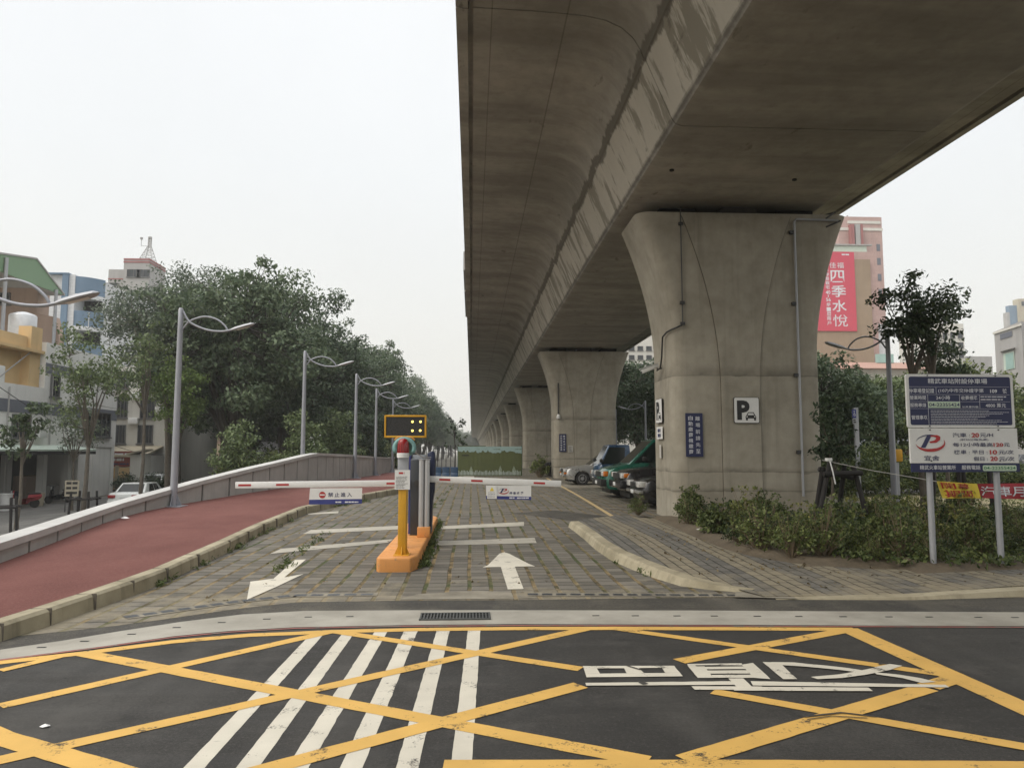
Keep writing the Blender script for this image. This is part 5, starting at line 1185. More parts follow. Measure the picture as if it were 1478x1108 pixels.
tk_ = thing('water_tank', 'white steel water tank on the yellow rooftop room', 'water tank', (AY(32, 480, 48.5).x, 48.5, c1.z)); MB().lathe([(.75, .35), (.78, .4), (.78, 2.0), (.7, 2.1), (.3, 2.25), (.1, 2.3)], 20).build('tank_shell', 'tank', tk_, smooth=40)
b = MB()
for a in range(4): b.box(.5*math.cos(a*PI/2)-.06, .5*math.cos(a*PI/2)+.06, .5*math.sin(a*PI/2)-.06, .5*math.sin(a*PI/2)+.06, 0, .36)
b.split('tank_leg', 'darkmetal', tk_)
# blue apartment with curved balconies
t = thing('apartment_building', 'blue and white apartment block with curved balconies', 'building'); Yc = 72; ax = lambda px: AY(px, 500, 72).x; az = lambda py: AY(110, py, 72).z
block(t, 'tile_wall', 'w_tile', ax(50), ax(88), Yc, Yc+12, -1.5, az(396)); block(t, 'pilaster', 'w_blue', ax(88), ax(96.5), Yc-.4, Yc+12, -1.5, az(395)); block(t, 'white_pier', 'w_tile', ax(96.5), ax(105), Yc-.2, Yc+12, -1.5, az(397)); block(t, 'core', 'w_tile', ax(105), ax(133), Yc+1.6, Yc+14, -1.5, az(400))
MB().box(ax(50), ax(97), Yc-.45, Yc, az(397), az(395)).build('cornice', 'w_blue', t)
def arcslab(nm, mat, zt0, zt1, deep=1.7):
    xa_, xb_ = ax(105), ax(135.5); pts = [(xa_, Yc+1.6)]+[(lerp(xa_, xb_, u), Yc+1.6-deep*(1-u**2.2)) for u in np.linspace(0, 1, 14)]+[(xb_, Yc+1.6)]
    return MB().prism([(float(x_), float(y_)) for x_, y_ in pts[1:]]+[(xa_, Yc+1.65)] if False else [(float(x_), float(y_)) for x_, y_ in pts[1:-1]]+[(xb_, Yc+1.62), (xa_, Yc+1.62)], 'z', zt1, zt0).build(nm, mat, t, smooth=30)
for top_, bot_ in ((399, 424), (448, 470), (496, 518)): arcslab('balcony_parapet', 'w_blue', az(top_), az(bot_)); arcslab('balcony_slab', 'w_tile', az(bot_)-.002, az(bot_+6), 1.8)
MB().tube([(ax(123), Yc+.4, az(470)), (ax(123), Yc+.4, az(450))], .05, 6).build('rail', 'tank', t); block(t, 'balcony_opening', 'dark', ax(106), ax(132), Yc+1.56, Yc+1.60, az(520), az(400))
# pinkish strip building behind, tower with mast
t = thing('office_tower', 'pale grey tower with thin red lines and a lattice mast on top', 'building'); Yc = 115; ax = lambda px, Y=115: AY(px, 420, Y).x; az = lambda py, Y=115: AY(195, py, Y).z
x0, x1 = ax(177), ax(214)
Ye = -x1*1080/(681-239)*1.004; block(t, 'shaft', 'w_grey', x0, x1, Yc, Ye, -1.5, az(374))
block(t, 'lower_wing', 'w_grey', ax(153), x0, Yc+.5, Yc+12, -1.5, az(388))
b = MB()
for py in (373, 377): b.box(x0-.05, x1+.02, Yc-.06, Yc, az(py)-.25, az(py)); b.box(x1, x1+.06, Yc, Ye, az(py)-.25, az(py))
b.box(ax(153)-.02, x0, Yc+.44, Yc+.5, az(402.5), az(401)); b.split('red_line', 'w_redline', t)
window(t, 'F', ax(155), az(412), 1.2, .5, Yc+.5, bars=0); window(t, 'F', ax(182), az(400), 2.0, 1.2, Yc); window(t, 'F', ax(196), az(400), 2.0, 1.2, Yc)
b = MB(); mx0, mx1 = ax(193), ax(213); zt0 = az(374); ztop = az(338); mc = ax(205)
H4 = [(-1, -1), (1, -1), (1, 1), (-1, 1)]
def mp(q, u): wq = lerp((mx1-mx0)/2, .18, min(u*1.5, 1)); cx_ = lerp((mx0+mx1)/2, mc, min(u*1.4, 1)); return Vector((cx_+q[0]*wq, Yc+2+q[1]*wq, lerp(zt0, ztop, u)))
for i in range(4):
    q, q2 = H4[i], H4[(i+1) % 4]; b.tube([mp(q, 0), mp(q, .67), mp(q, 1)], .05, 4)
    for k_ in range(8):
        u0, u1 = k_/8, (k_+1)/8; b.tube([mp(q, u0), mp(q2, u1)], .03, 3); b.tube([mp(q, u1), mp(q2, u1)], .03, 3)
b.tube([(mc, Yc+2, az(350)), (mc-1.3, Yc+2, az(350)), (mc-1.3, Yc+2, az(338))], .05, 4).lathe([(.3, az(339)), (.3, az(336.5))], 8, (mc, Yc+2, 0)).lathe([(.22, az(340)), (.22, az(337.5))], 8, (mc-1.3, Yc+2, 0)); b.build('lattice_mast', 'w_grey', t)
t = thing('apartment_building', 'slim pale block with a pinkish strip behind the blue balconies', 'building'); Yc = 95; ax = lambda px: AY(px, 480, 95).x; az = lambda py: AY(140, py, 95).z
block(t, 'wall', 'w_pale', ax(141), ax(160), Yc, Yc+8, -1.5, az(420)); block(t, 'pink_strip', 'w_redline', ax(135), ax(141), Yc-.1, Yc+8, -1.5, az(421))
# pale four storey house facing the camera
t = thing('apartment_building', 'pale four storey house with barred windows behind the street trees', 'building'); Yc = 62; ax = lambda px: AY(px, 600, 62).x; az = lambda py: AY(200, py, 62).z
block(t, 'wall', 'w_pale', ax(150), ax(248), Yc, Yc+11, -1.5, az(528)); 
for (pa, pb, pt, pb2) in ((164,183,613,640), (200,222,613,640), (164,184,573,603), (202,224,574,604), (204,226,537,563), (166,184,536,562)): window(t, 'F', ax(pa), az(pb2), ax(pb)-ax(pa), az(pt)-az(pb2), Yc, bars=3)
MB().box(ax(150), ax(249), Yc-.12, Yc, az(569), az(566)).build('ledge', 'w_pale', t)
block(t, 'annex', 'w_white', ax(160), ax(240), Yc-3, Yc, -1.5, az(657)); MB().prism([(Yc-3.4, az(659)), (Yc, az(646)), (Yc, az(643)), (Yc-3.4, az(656))], 'x', ax(162), ax(238)).build('lean_to_roof', 'w_dirty', t)
for px_, py_ in ((188, 612), (226, 596), (190, 575)): MB().box(ax(px_), ax(px_)+.75, Yc-.4, Yc-.02, az(py_), az(py_)+.5).build('air_conditioner', 'offwhite', t, bevel=.03)
MB().tube([(ax(243), Yc-.08, -1.5), (ax(243), Yc-.08, az(532))], .06, 6).build('downpipe', 'w_grey', t)
t = thing('white_annex', 'white two storey annex at the end of the shophouse row', 'building'); 
block(t, 'wall', 'w_white', ax(118), ax(161), Yc-5, Yc+6, -1.5, az(605)); window(t, 'F', ax(120), az(636), 1.35, 1.5, Yc-5, bars=2); window(t, 'F', ax(155), az(632), .3, .75, Yc-5, bars=0); MB().box(ax(130), ax(162), Yc-5.5, Yc-5, az(660), az(654)).build('canopy', 'w_band', t); MB().box(ax(140), ax(162), Yc-5.06, Yc-5, az(607), az(598)).build('roof_fence', 'w_band', t)
t = thing('shop_sign', 'faded red signboard with pale lettering above the yellow fence wall', 'sign', (0, Yc-3.3, 0)); s0, s1, sz0, sz1 = ax(183), ax(222), az(672), az(651); MB().box(s0, s1, 0, .08, sz0, sz1).build('sign_panel', 'brick_red', t); fine_print(s0+.2, s1-.2, lerp(sz0, sz1, .62), sz1-.1, 1, -.006, 'letter_white', t, .75); fine_print(s0+.6, s1-.6, lerp(sz0, sz1, .34), lerp(sz0, sz1, .58), 1, -.006, 'letter_white', t, .7); fine_print(s0+.2, s1-.2, sz0+.08, lerp(sz0, sz1, .28), 1, -.006, 'letter_navy', t, .5)
b = MB()
for px in (186, 219): b.box(ax(px)-.06, ax(px)+.06, .02, .14, -1.5, sz0+.1)
b.split('sign_post', 'w_grey', t)
t = thing('boundary_wall', 'yellowish garden wall below the red signboard', 'wall', (0, Yc-4.2, 0)); MB().box(ax(150), ax(226), 0, .25, -1.5, az(673)).build('wall', 'w_cream', t)
b = MB()
for px in (156, 172, 190, 208): b.box(ax(px)-.12, ax(px)+.12, -.06, -.001, -1.5, az(672)+.1)
b.split('wall_pier', 'w_dirty', t)
t = thing('sheet_metal_shed', 'pale sheet metal shed corner beside the fence wall', 'shed', (0, 0, 0)); block(t, 'shed_wall', 'w_pale', ax(227), ax(244), Yc-4.5, Yc-3.1, -1.5, az(655)); MB().prism([(ax(224), az(656)), (ax(247), az(650)), (ax(247), az(648)), (ax(224), az(654))], 'y', Yc-4.8, Yc-3.1).build('shed_roof', 'w_dirty', t)
t = thing('low_house', 'brown plastered low house seen between the banyan trunks', 'building'); Yc = 84; ax = lambda px: AY(px, 620, 84).x; az = lambda py: AY(300, py, 84).z
block(t, 'wall', 'w_brown', ax(250), ax(335), Yc, Yc+10, -1.5, az(596)); window(t, 'F', ax(308), az(618), 1.6, 1.9, Yc); MB().prism([(Yc-1.5, az(663)), (Yc, az(642)), (Yc, az(640)), (Yc-1.5, az(661))], 'x', ax(290), ax(335)).build('lean_to_roof', 'w_tan', t)
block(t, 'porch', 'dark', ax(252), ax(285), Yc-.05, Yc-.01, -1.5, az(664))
t = thing('white_house', 'white house glimpsed behind the banyan trunks by the wall', 'building'); Yc = 92; ax = lambda px: AY(px, 620, 92).x; az = lambda py: AY(380, py, 92).z
block(t, 'wall', 'w_tile', ax(340), ax(400), Yc, Yc+9, -1.5, az(575)); window(t, 'F', ax(362), az(612), 1.3, 1.6, Yc); window(t, 'F', ax(378), az(612), 1.5, 1.6, Yc); window(t, 'F', ax(378), az(636), 1.5, 1.4, Yc)
# ---- right side
t = thing('pink_tower', 'tall pink tiled tower with white crown band behind the banner building', 'building'); Yc = 118; ax = lambda px: AY(px, 400, 118).x; az = lambda py: AY(1240, py, 118).z
block(t, 'tower_wall', 'w_pink', ax(1213), ax(1276), Yc, Yc+14, -.05, az(313)); MB().box(ax(1213)-.1, ax(1276)+.1, Yc-.12, Yc, az(333), az(329)).build('crown_band', 'w_pale', t); MB().box(ax(1226), ax(1274), Yc-.1, Yc, az(323), az(319)).build('crown_lettering', 'w_pale', t)
for a, bq, mat in ((1227,1231.5,'w_redline'), (1233.5,1240,'w_grey'), (1240.5,1244,'w_redline')): MB().box(ax(a), ax(bq), Yc-1.0, Yc-.01, az(356), az(326)).build('vertical_fin', mat, t)
MB().tube([(ax(1240), Yc+3, az(313)), (ax(1240), Yc+3, az(303))], .12, 5).build('mast', 'w_grey', t)
for py in (352, 372, 395, 417): MB().box(ax(1267), ax(1272), Yc-.05, Yc-.001, az(py+10), az(py)).build('recess', 'w_band', t)
t = thing('banner_building', 'tan building front carrying a tall pinkish red advertising banner', 'building'); Yc = 100; ax = lambda px: AY(px, 430, 100).x; az = lambda py: AY(1220, py, 100).z
block(t, 'wall', 'w_tan', ax(1150), ax(1258), Yc, Yc+12, -.05, az(374)); block(t, 'pink_surround', 'w_pink', ax(1150), ax(1268), Yc+.4, Yc+13, -.05, az(362)); block(t, 'green_glazing', 'mint', ax(1150), ax(1259), Yc+.9, Yc+12, az(361), az(352)); MB().box(ax(1150), ax(1266), Yc+.7, Yc+1.2, az(352), az(350)).build('cornice', 'w_grey', t)
block(t, 'white_side', 'w_tile', ax(1258)+.01, ax(1285), Yc+1, Yc+9, -.05, az(465))
for py in (478, 492, 510): MB().box(ax(1262), ax(1283), Yc+.95, Yc+.999, az(py+1), az(py)).build('grey_line', 'w_grey', t)
bt = thing('advertising_banner', 'huge pinkish red banner with white characters on the tan building', 'banner', (0, Yc-.15, 0)); u0, u1 = ax(1160), ax(1234.5)
MB().box(u0, u1, 0, .05, az(478), az(364)).build('banner_cloth', 'banner_red', bt)
g = lambda u: ax(1190+u/8.53); gz = lambda v: az(360+v/8.523)
for s, a, c_, v0, v1 in (('佳', 70, 150, 165, 235), ('福', 163, 245, 165, 235), ('四', 78, 245, 262, 410), ('季', 80, 262, 445, 590), ('水', 84, 262, 625, 770), ('悅', 88, 268, 805, 950)): text(s, g(a), g(c_), gz(v1), gz(v0), -.02, 'letter_white', bt, 0 if s in '悅佳福' else .012)
for i, s in enumerate('水岸景觀宅'): text(s, g(12), g(62), gz(285+i*52), gz(240+i*52), -.02, 'letter_white', bt, .01)
text('40', g(10), g(68), gz(555), gz(510), -.02, 'letter_white', bt); text('56', g(12), g(70), gz(645), gz(600), -.02, 'letter_white', bt); MB().box(g(36), g(46), -.02, -.01, gz(592), gz(565)).build('lettering', 'letter_white', bt)
for i, s in enumerate('坪一層兩戶'): text(s, g(15), g(66), gz(708+i*56), gz(660+i*56), -.02, 'letter_white', bt, .01)
fine_print(g(225), g(335), gz(80), gz(55), 1, -.02, 'letter_white', bt, .7)
t = thing('grey_house', 'grey rendered house with a turquoise window and rooftop plants', 'building'); Yc = 52; ax = lambda px: AY(px, 500, 52).x; az = lambda py: AY(1455, py, 52).z
b = MB(); xa_, xb_ = AY(1436, 500, 56).x, ax(1476)
b.add([(xa_, Yc+4, -.05), (xb_, Yc, -.05), (xb_+9, Yc+6, -.05), (xa_*1.25, (Yc+4)*1.25, -.05), (xa_, Yc+4, az(473)+.35), (xb_, Yc, az(463)), (xb_+9, Yc+6, az(463)), (xa_*1.25, (Yc+4)*1.25, az(473)-.4)], [(0,1,5,4),(1,2,6,5),(2,3,7,6),(3,0,4,7),(4,5,6,7),(3,2,1,0)]); b.build('wall', 'w_grey', t)
def gp(u, z, d=.05): q = Vector((xa_, Yc+4, 0)).lerp(Vector((xb_, Yc, 0)), u); return Vector((q.x-d*.9, q.y-d*1.0, z))
def gq(nm, mat, ua, ub, z0, z1, d): MB().add([gp(ua, z0, d), gp(ub, z0, d), gp(ub, z1, d), gp(ua, z1, d), gp(ua, z0, 0), gp(ub, z0, 0), gp(ub, z1, 0), gp(ua, z1, 0)], [(0,1,2,3),(7,6,5,4),(0,4,5,1),(1,5,6,2),(2,6,7,3),(3,7,4,0)]).build(nm, mat, t)
gq('window', 'mint', .30, .70, az(529), az(503), .06); gq('pane', 'turq', .38, .66, az(528), az(505), .09); gq('vent_grille', 'w_band', .22, .66, az(481), az(473), .06); gq('window_hood', 'w_grey', .22, .72, az(500), az(498), .4); gq('parapet', 'w_pale', -.05, 1.02, az(470), az(467), .15)
t = thing('tower_block', 'distant pale tower blocks above the grey house roof', 'building'); Yc = 260; ax = lambda px: AY(px, 450, 260).x; az = lambda py: AY(1465, py, 260).z
block(t, 'tower_wall', 'w_dirty', ax(1471), ax(1500), Yc, Yc+3, -.05, az(431)); block(t, 'stepped_wing', 'w_blue', ax(1460), ax(1471), Yc+1, Yc+3, -.05, az(440)); block(t, 'stepped_wing', 'w_grey', ax(1456), ax(1460), Yc+1, Yc+3, -.05, az(450)); window(t, 'F', ax(1475), az(441), 1.0, 1.6, Yc)
t = thing('apartment_building', 'pale apartment block with a flat roof behind the tall lawn tree', 'building'); Yc = 140; ax = lambda px: AY(px, 480, 140).x; az = lambda py: AY(1380, py, 140).z
block(t, 'wall', 'w_pale', ax(1318), ax(1391), Yc, Yc+5, -.05, az(467)); block(t, 'wing', 'w_grey', ax(1391), ax(1440), Yc+2, Yc+6, -.05, az(512))
for i in range(5):
    for j in range(3): window(t, 'F', ax(1338+i*11), az(488+j*14), 1.0, 1.1, Yc, bars=0)
t = thing('low_house', 'long low house with a salmon tiled roof behind the right trees', 'building'); Yc = 88; ax = lambda px: AY(px, 560, 88).x; az = lambda py: AY(1260, py, 88).z
block(t, 'wall', 'w_pale', ax(1160), ax(1345), Yc+1, Yc+10, -.05, az(531)); MB().prism([(Yc-.6, az(532)), (Yc+3.5, az(518)), (Yc+8, az(518)), (Yc+11, az(532))], 'x', ax(1160), ax(1345)).build('roof', 'w_roof', t); block(t, 'upper_glazing', 'turq', ax(1287), ax(1312), Yc+3, Yc+3.4, az(519), az(506))
t = thing('shop_row', 'row of low shops with dark arcade openings across the side street', 'building'); Yc = 60; ax = lambda px: AY(px, 650, 60).x; az = lambda py: AY(1300, py, 60).z
block(t, 'wall', 'w_pale', ax(1180), ax(1560), Yc+3, Yc+12, -.05, az(560)); block(t, 'fascia', 'w_dirty', ax(1180), ax(1560), Yc, Yc+3, az(640), az(622)); MB().prism([(Yc-1.6, az(645)), (Yc, az(632)), (Yc, az(629)), (Yc-1.6, az(642))], 'x', ax(1225), ax(1560)).build('awning', 'w_band', t)
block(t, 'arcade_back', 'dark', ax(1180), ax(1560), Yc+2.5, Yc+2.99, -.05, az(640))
for px in (1190, 1232, 1274, 1316, 1358, 1400, 1442, 1484): block(t, 'pillar', 'w_brown', ax(px)-.25, ax(px)+.25, Yc+.05, Yc+.5, -.05, az(640))
for i in range(6): window(t, 'F', ax(1200+i*55), az(612), 1.8, 1.5, Yc+3, bars=1)
t = thing('apartment_building', 'pale apartment block seen through the gap between the two piers', 'building'); Yc = 130; ax = lambda px: AY(px, 500, 130).x; az = lambda py: AY(935, py, 130).z
block(t, 'wall', 'w_pale', ax(890), ax(985), Yc, Yc+14, -.05, az(470))
for i in range(7):
    for j in range(3): window(t, 'F', ax(895+i*12.5), az(506+j*13), 1.0, .8, Yc, bars=0)
# ============================================================ TREES AND PLANTS
def leaf_cloud(name, centres, rads, n_each, leaf, mat, seed, flat_=.62, parent=None, up=.5, aspect=.5):
    rg = np.random.default_rng(seed); C, A, B_ = [], [], []
    for c, r, n_ in zip(centres, rads, n_each):
        d = rg.normal(size=(n_, 3)); d /= np.linalg.norm(d, axis=1)[:, None]; rad_ = r*rg.random(n_)**.45
        p = np.array(c)+d*rad_[:, None]*np.array((1, 1, flat_)); nr = d*.6+rg.normal(size=(n_, 3))*.6+np.array((0, 0, up)); nr /= np.linalg.norm(nr, axis=1)[:, None]
        t = np.cross(nr, rg.normal(size=(n_, 3))); t /= np.linalg.norm(t, axis=1)[:, None]; t[:, 2] -= .25; s = leaf*rg.uniform(.6, 1.35, n_)[:, None]
        C.append(p); A.append(t*s*.5); w = np.cross(nr, t); B_.append(w*s*.5*aspect)
    C, A, B_ = np.vstack(C), np.vstack(A), np.vstack(B_); n = len(C)
    V = np.empty((n*4, 3)); V[0::4] = C-A; V[1::4] = C+B_-A*.1; V[2::4] = C+A; V[3::4] = C-B_-A*.1
    me = bpy.data.meshes.new(name); me.vertices.add(n*4); me.vertices.foreach_set('co', V.ravel()); me.loops.add(n*4); me.loops.foreach_set('vertex_index', np.arange(n*4, dtype=np.int32))
    me.polygons.add(n); me.polygons.foreach_set('loop_start', np.arange(0, n*4, 4, dtype=np.int32)); me.materials.append(M[mat]); me.update(calc_edges=True); me.validate()
    o = bpy.data.objects.new(name, me); col.objects.link(o); o.parent = parent; return o
def tree(name, label, loc, seed, H, th, rx, rz, tr, ncl, nl, leaf, clr, leafm='banyan', barkm='bark', rz_=0, group=None, limbs=8, lean=0, multi=1, tips=.45, flat_=.62, ry=None):
    rd = random.Random(seed); t = thing(name, label, 'tree', loc, rz_, group); cz = H-rz; b = MB(); cent, rads = [], []; ry = ry or rx
    off = Vector((rd.uniform(0, 50),)*3)
    while len(cent) < ncl:
        d = Vector((rd.gauss(0, 1), rd.gauss(0, 1), rd.gauss(0, 1))).normalized(); lump = .86+.42*mnoise.noise(d*1.9+off)
        r = rd.random()**tips*lump; p = Vector((d.x*rx*r, d.y*ry*r, cz+d.z*rz*r*(1.0 if d.z > 0 else .85)))
        if p.z < th*.75: continue
        cent.append(p+Vector((lean, 0, 0))); rads.append(clr*rd.uniform(.6, 1.35))
    tops = []
    for m_ in range(multi):
        o_ = Vector((rd.uniform(-1, 1)*tr*1.2*(multi > 1), rd.uniform(-1, 1)*tr*1.2*(multi > 1), 0)); top = Vector((lean*.5+rd.uniform(-.3, .3)*tr*3+o_.x*2.5, rd.uniform(-.3, .3)*tr*3+o_.y*2.5, th))
        b.tube([o_+Vector((0, 0, -.25)), o_*1.05+Vector((0, 0, th*.12)), o_.lerp(top, .4)+Vector((rd.uniform(-1, 1)*tr*.8, rd.uniform(-1, 1)*tr*.8, th*.1)), top], [tr*1.55, tr*1.08, tr*.88, tr*.7], 10); tops.append(top)
    knots = []; idx = list(range(ncl)); rd.shuffle(idx)
    for i in idx[:limbs]:
        top = tops[rd.randrange(multi)]; e = top.lerp(cent[i], .82); m1 = top.lerp(e, .5)+Vector((rd.uniform(-.2, .2)*rx*.4, rd.uniform(-.2, .2)*rx*.4, rz*.10)); b.tube([top-Vector((0, 0, tr)), top.lerp(m1, .5), m1, e], [tr*.62, tr*.5, tr*.34, tr*.14], 7); knots += [m1, e, top.lerp(m1, .5), m1.lerp(e, .5)]
    for i in range(ncl):
        c = cent[i]; k_ = min(knots, key=lambda q: (q-c).length); b.tube([k_, k_.lerp(c, .55)+Vector((0, 0, .06*clr)), c+Vector((0, 0, clr*.2))], [tr*.13, tr*.08, tr*.03], 4)
    b.build('trunk', barkm, t, smooth=50); nn = [max(6, int(nl*(r/clr)**1.6)) for r in rads]
    leaf_cloud('crown', [tuple(c) for c in cent], rads, nn, leaf, leafm, seed, flat_, t); return t
# banyans behind the ramp wall
GB = 'banyans in a row beyond the ramp wall'
bz = -1.5
ba = tree('banyan_tree', 'broad banyan in the row, its dark trunks rising behind the grey wall', (-14.4, 47, bz), 11, 15.2, 4.4, 6.6, 6.0, .42, 360, 125, .26, .95, 'banyan', 'barkdark', group=GB, multi=3, limbs=14)
bb_ = tree('banyan_tree', 'second banyan in the row, dense and layered behind the second lamp', (-13.8, 58, bz), 12, 15.0, 3.8, 6.4, 6.2, .40, 360, 120, .27, .95, 'banyan', 'barkdark', group=GB, multi=2, limbs=14)
bc_ = tree('banyan_tree', 'third banyan in the row, dense and layered behind the wall peak', (-13.2, 69, bz), 13, 15.2, 3.6, 6.4, 6.4, .40, 360, 115, .28, 1.0, 'banyan', 'barkdark', group=GB, multi=2, limbs=14)
fe = tree('feathery_tree', 'large feathery grey green tree rising above the pale four storey house', (-18.3, 47.5, bz), 14, 15.5, 6.4, 5.4, 4.4, .22, 250, 80, .20, .9, 'feather', 'bark', multi=2, limbs=14)
far_lbl = 'dense banyan with layered crown in the receding row'
for i, (x, Y, src, sc, rz) in enumerate(((-13.2, 80, ba, 1.04, 1.1), (-12.8, 92, bb_, 1.02, 2.3), (-12.6, 105, bc_, .98, 4.0), (-12.4, 120, ba, 1.06, 3.0), (-12.2, 137, bb_, 1.05, .7), (-12.0, 156, bc_, 1.02, 2.2), (-11.8, 178, ba, 1.05, 5.0), (-11.4, 204, bb_, 1.04, 3.6), (-11.0, 236, bc_, 1.0, 1.7), (-10.6, 275, ba, 1.0, .4), (-10.2, 320, bb_, 1.0, 2.9), (-9.5, 375, bc_, 1.0, 4.4), (-6, 430, ba, 1.0, 1.4), (2, 470, bb_, 1.0, 2.4), (9, 500, bc_, 1.0, 3.4), (16, 470, ba, 1.0, 5.4), (-14, 480, bc_, 1.0, .4), (24, 430, bb_, 1.0, 4.4), (-20.0, 62, bb_, .92, 1.9), (-21.0, 75, bc_, .9, 3.3), (-20.5, 90, ba, .95, .2))):
    q = dup(src, (x, Y, bz), rz, far_lbl, sc)
def understory(label, loc, seed, H, r, mat='darkleaf', g=None, n=60, leaf=.16): return tree('small_tree', label, loc, seed, H, H*.25, r, H*.42, .05, n, 60, leaf, .5, mat, 'bark', group=g, limbs=7)
GU_ = 'small trees and hedge plants below the banyans'
u1 = tree('hedge_bush', 'leafy bush in the hedge below the banyans just over the wall', (-10.8, 41, bz), 21, 2.9, .3, 1.7, 1.35, .05, 70, 75, .15, .5, 'shrub', 'bark', group=GU_, limbs=8)
for i, (x, Y, sc, rz) in enumerate(((-11.4, 44.5, 1.1, 1), (-10.6, 48, 1.15, 2), (-10.4, 52, 1.3, 3), (-10.2, 57, 1.5, 4), (-9.8, 62, 1.6, 5), (-9.6, 68, 1.7, .5), (-12.6, 43, 1.0, 5.5), (-9.4, 75, 1.8, 2.5), (-9.2, 84, 2.0, 1.5))): dup(u1, (x, Y, bz), rz, None, sc)
u2 = understory('slim young tree with pale stem standing over the wall by the hedge', (-11.3, 36.5, bz), 22, 4.8, 1.1, 'young', GU_)
dup(u2, (-8.9, 40.5, bz), 2.0, 'pale stemmed young tree between the second lamp and the hedge', 1.15); dup(u2, (-8.3, 47, bz), 4.0, 'small tree just left of the third red path lamp', 1.25)
u3 = understory('leafy round small tree in front of the banyans near the wall peak', (-9.2, 50, bz), 23, 6.6, 2.2, 'banyan', GU_, 90, .2); dup(u3, (-8.4, 62, bz), 1, 'round leafy small tree under the banyans beside the lamps', 1.1); dup(u3, (-8.2, 76, bz), 3, 'small tree deep under the banyans behind the LED display', 1.2)
# staked street trees on the verge, left
def stakes(label, loc, rz, h=1.25):
    t = thing('tree_stake', label, 'tree support', loc, rz); b = MB()
    for a in range(4): x, y = .55*math.cos(a*PI/2+.6), .55*math.sin(a*PI/2+.6); b.tube([(x*1.15, y*1.15, -.1), (x, y, h)], .055, 7)
    for a in range(4):
        p_, q_ = [Vector((.62*math.cos((a+k)*PI/2+.6), .62*math.sin((a+k)*PI/2+.6), h*.72)) for k in (0, 1)]; e = (q_-p_)*.15; b.tube([p_-e, q_+e], .05, 7)
    b.build('stake_frame', 'stake', t, smooth=50); return t
def ground_at(px, py):
    Y = 20
    for _ in range(30): p = G(px, py, streetz(Y)); Y = p.y
    return p
pA = AY(122, 700, 36.5); tree('street_tree', 'tall staked street tree with sparse crown left of the white sedan', (pA.x, 36.5, bz), 31, 10.0, 3.4, 2.35, 3.4, .11, 80, 48, .17, .55, 'young', 'bark', limbs=12, tips=.55); stakes('black timber stake frame around the tall street tree', (pA.x, 36.5, bz), .2)
pB = AY(27, 700, 31.5); tb = tree('street_tree', 'small sparse young tree at the far left before the dark shop', (pB.x, 31.5, bz), 32, 5.6, 2.6, 1.0, 1.6, .075, 16, 60, .19, .36, 'darkleaf', 'bark', limbs=8, tips=.4); stakes('black timber stake frame around the small far left tree', (pB.x+.1, 30.3, bz), .5, 1.35)
pC = AY(203, 700, 41); tree('street_tree', 'slender street tree with a bare pale trunk before the red signboard', (pC.x, 41, bz), 33, 10.2, 5.2, 1.9, 2.6, .10, 40, 42, .20, .52, 'young', 'bark', limbs=10, tips=.5)
pD = AY(290, 690, 47); tree('street_tree', 'bright green feathery tree just right of the nearest lamp post', (pD.x, 43, bz), 34, 9.0, 3.4, 1.9, 2.7, .09, 80, 70, .16, .52, 'bright', 'bark', limbs=10)
pE = AY(108, 700, 40); tree('street_tree', 'drooping pale leaved tree in front of the shophouse wall', (pE.x-.6, 41, bz), 35, 6.2, 2.6, 1.6, 1.8, .06, 34, 42, .15, .45, 'feather', 'bark', limbs=9)
# bare saplings near the hoarding
def sapling(label, px, Y, H, seed):
    rd = random.Random(seed); t = thing('sapling', label, 'tree', (AY(px, 680, Y).x, Y, .1)); b = MB(); b.tube([(0, 0, 0), (.05, 0, H*.4), (-.03, .02, H*.75), (-.25, 0, H)], [.05, .042, .03, .012], 6); c = []
    for k in range(9):
        z = H*rd.uniform(.4, .95); a = rd.uniform(0, 6.28); e = Vector((math.cos(a)*.6, math.sin(a)*.3, z+.45)); b.tube([(0, 0, z), e*.6+Vector((0, 0, z*.4)), e], [.018, .012, .006], 4); c += [tuple(e), tuple(e*.75+Vector((0, 0, z*.25)))]
    c += [(-.25, 0, H), (-.2, 0, H-.3)]; b.build('trunk', 'barkdark', t); leaf_cloud('leaves', c, [.16]*len(c), [9]*len(c), .17, 'darkleaf', seed, 1, t); return t
sapling('thin nearly bare sapling left of the green hoarding', 656, 47, 3.4, 5); sapling('second smaller bare sapling close to the hoarding edge', 668, 52, 2.6, 6)
# trees to the right of the viaduct
GR = 'dense trees along the far side of the viaduct'
ra = tree('lawn_tree', 'dense dark green tree in the line behind the parked vehicles', (17.5, 44, 0), 41, 8.8, 1.6, 3.8, 4.2, .22, 150, 110, .24, .85, 'banyan', 'bark', group=GR, limbs=12)
for i, (x, Y, sc, rz) in enumerate(((15.5, 56, 1.15, 1), (15, 68, 1.25, 2), (15.2, 82, 1.3, 3), (14.8, 97, 1.35, 4), (14.5, 115, 1.4, 5), (14.5, 135, 1.4, .5), (14.5, 160, 1.5, 2.5), (20, 50, 1.1, 3.7), (21, 66, 1.3, 1.7))): dup(ra, (x, Y, 0), rz, 'dense dark green tree in the line behind the parked vehicles', sc)
pq = AY(1222, 690, 30); tree('lawn_tree', 'dark bushy tree right beside the nearest pier below the red banner', (pq.x-.3, 30, 0), 42, 6.3, 1.3, 2.4, 3.0, .15, 120, 95, .19, .6, 'banyan', 'barkdark', limbs=12, tips=.5)
pq = AY(1285, 690, 36); tree('lawn_tree', 'mid green leafy tree behind the lawn lamp post', (pq.x, 36, 0), 43, 5.6, 1.7, 2.4, 2.1, .14, 100, 90, .21, .62, 'young', 'barkdark', limbs=10)
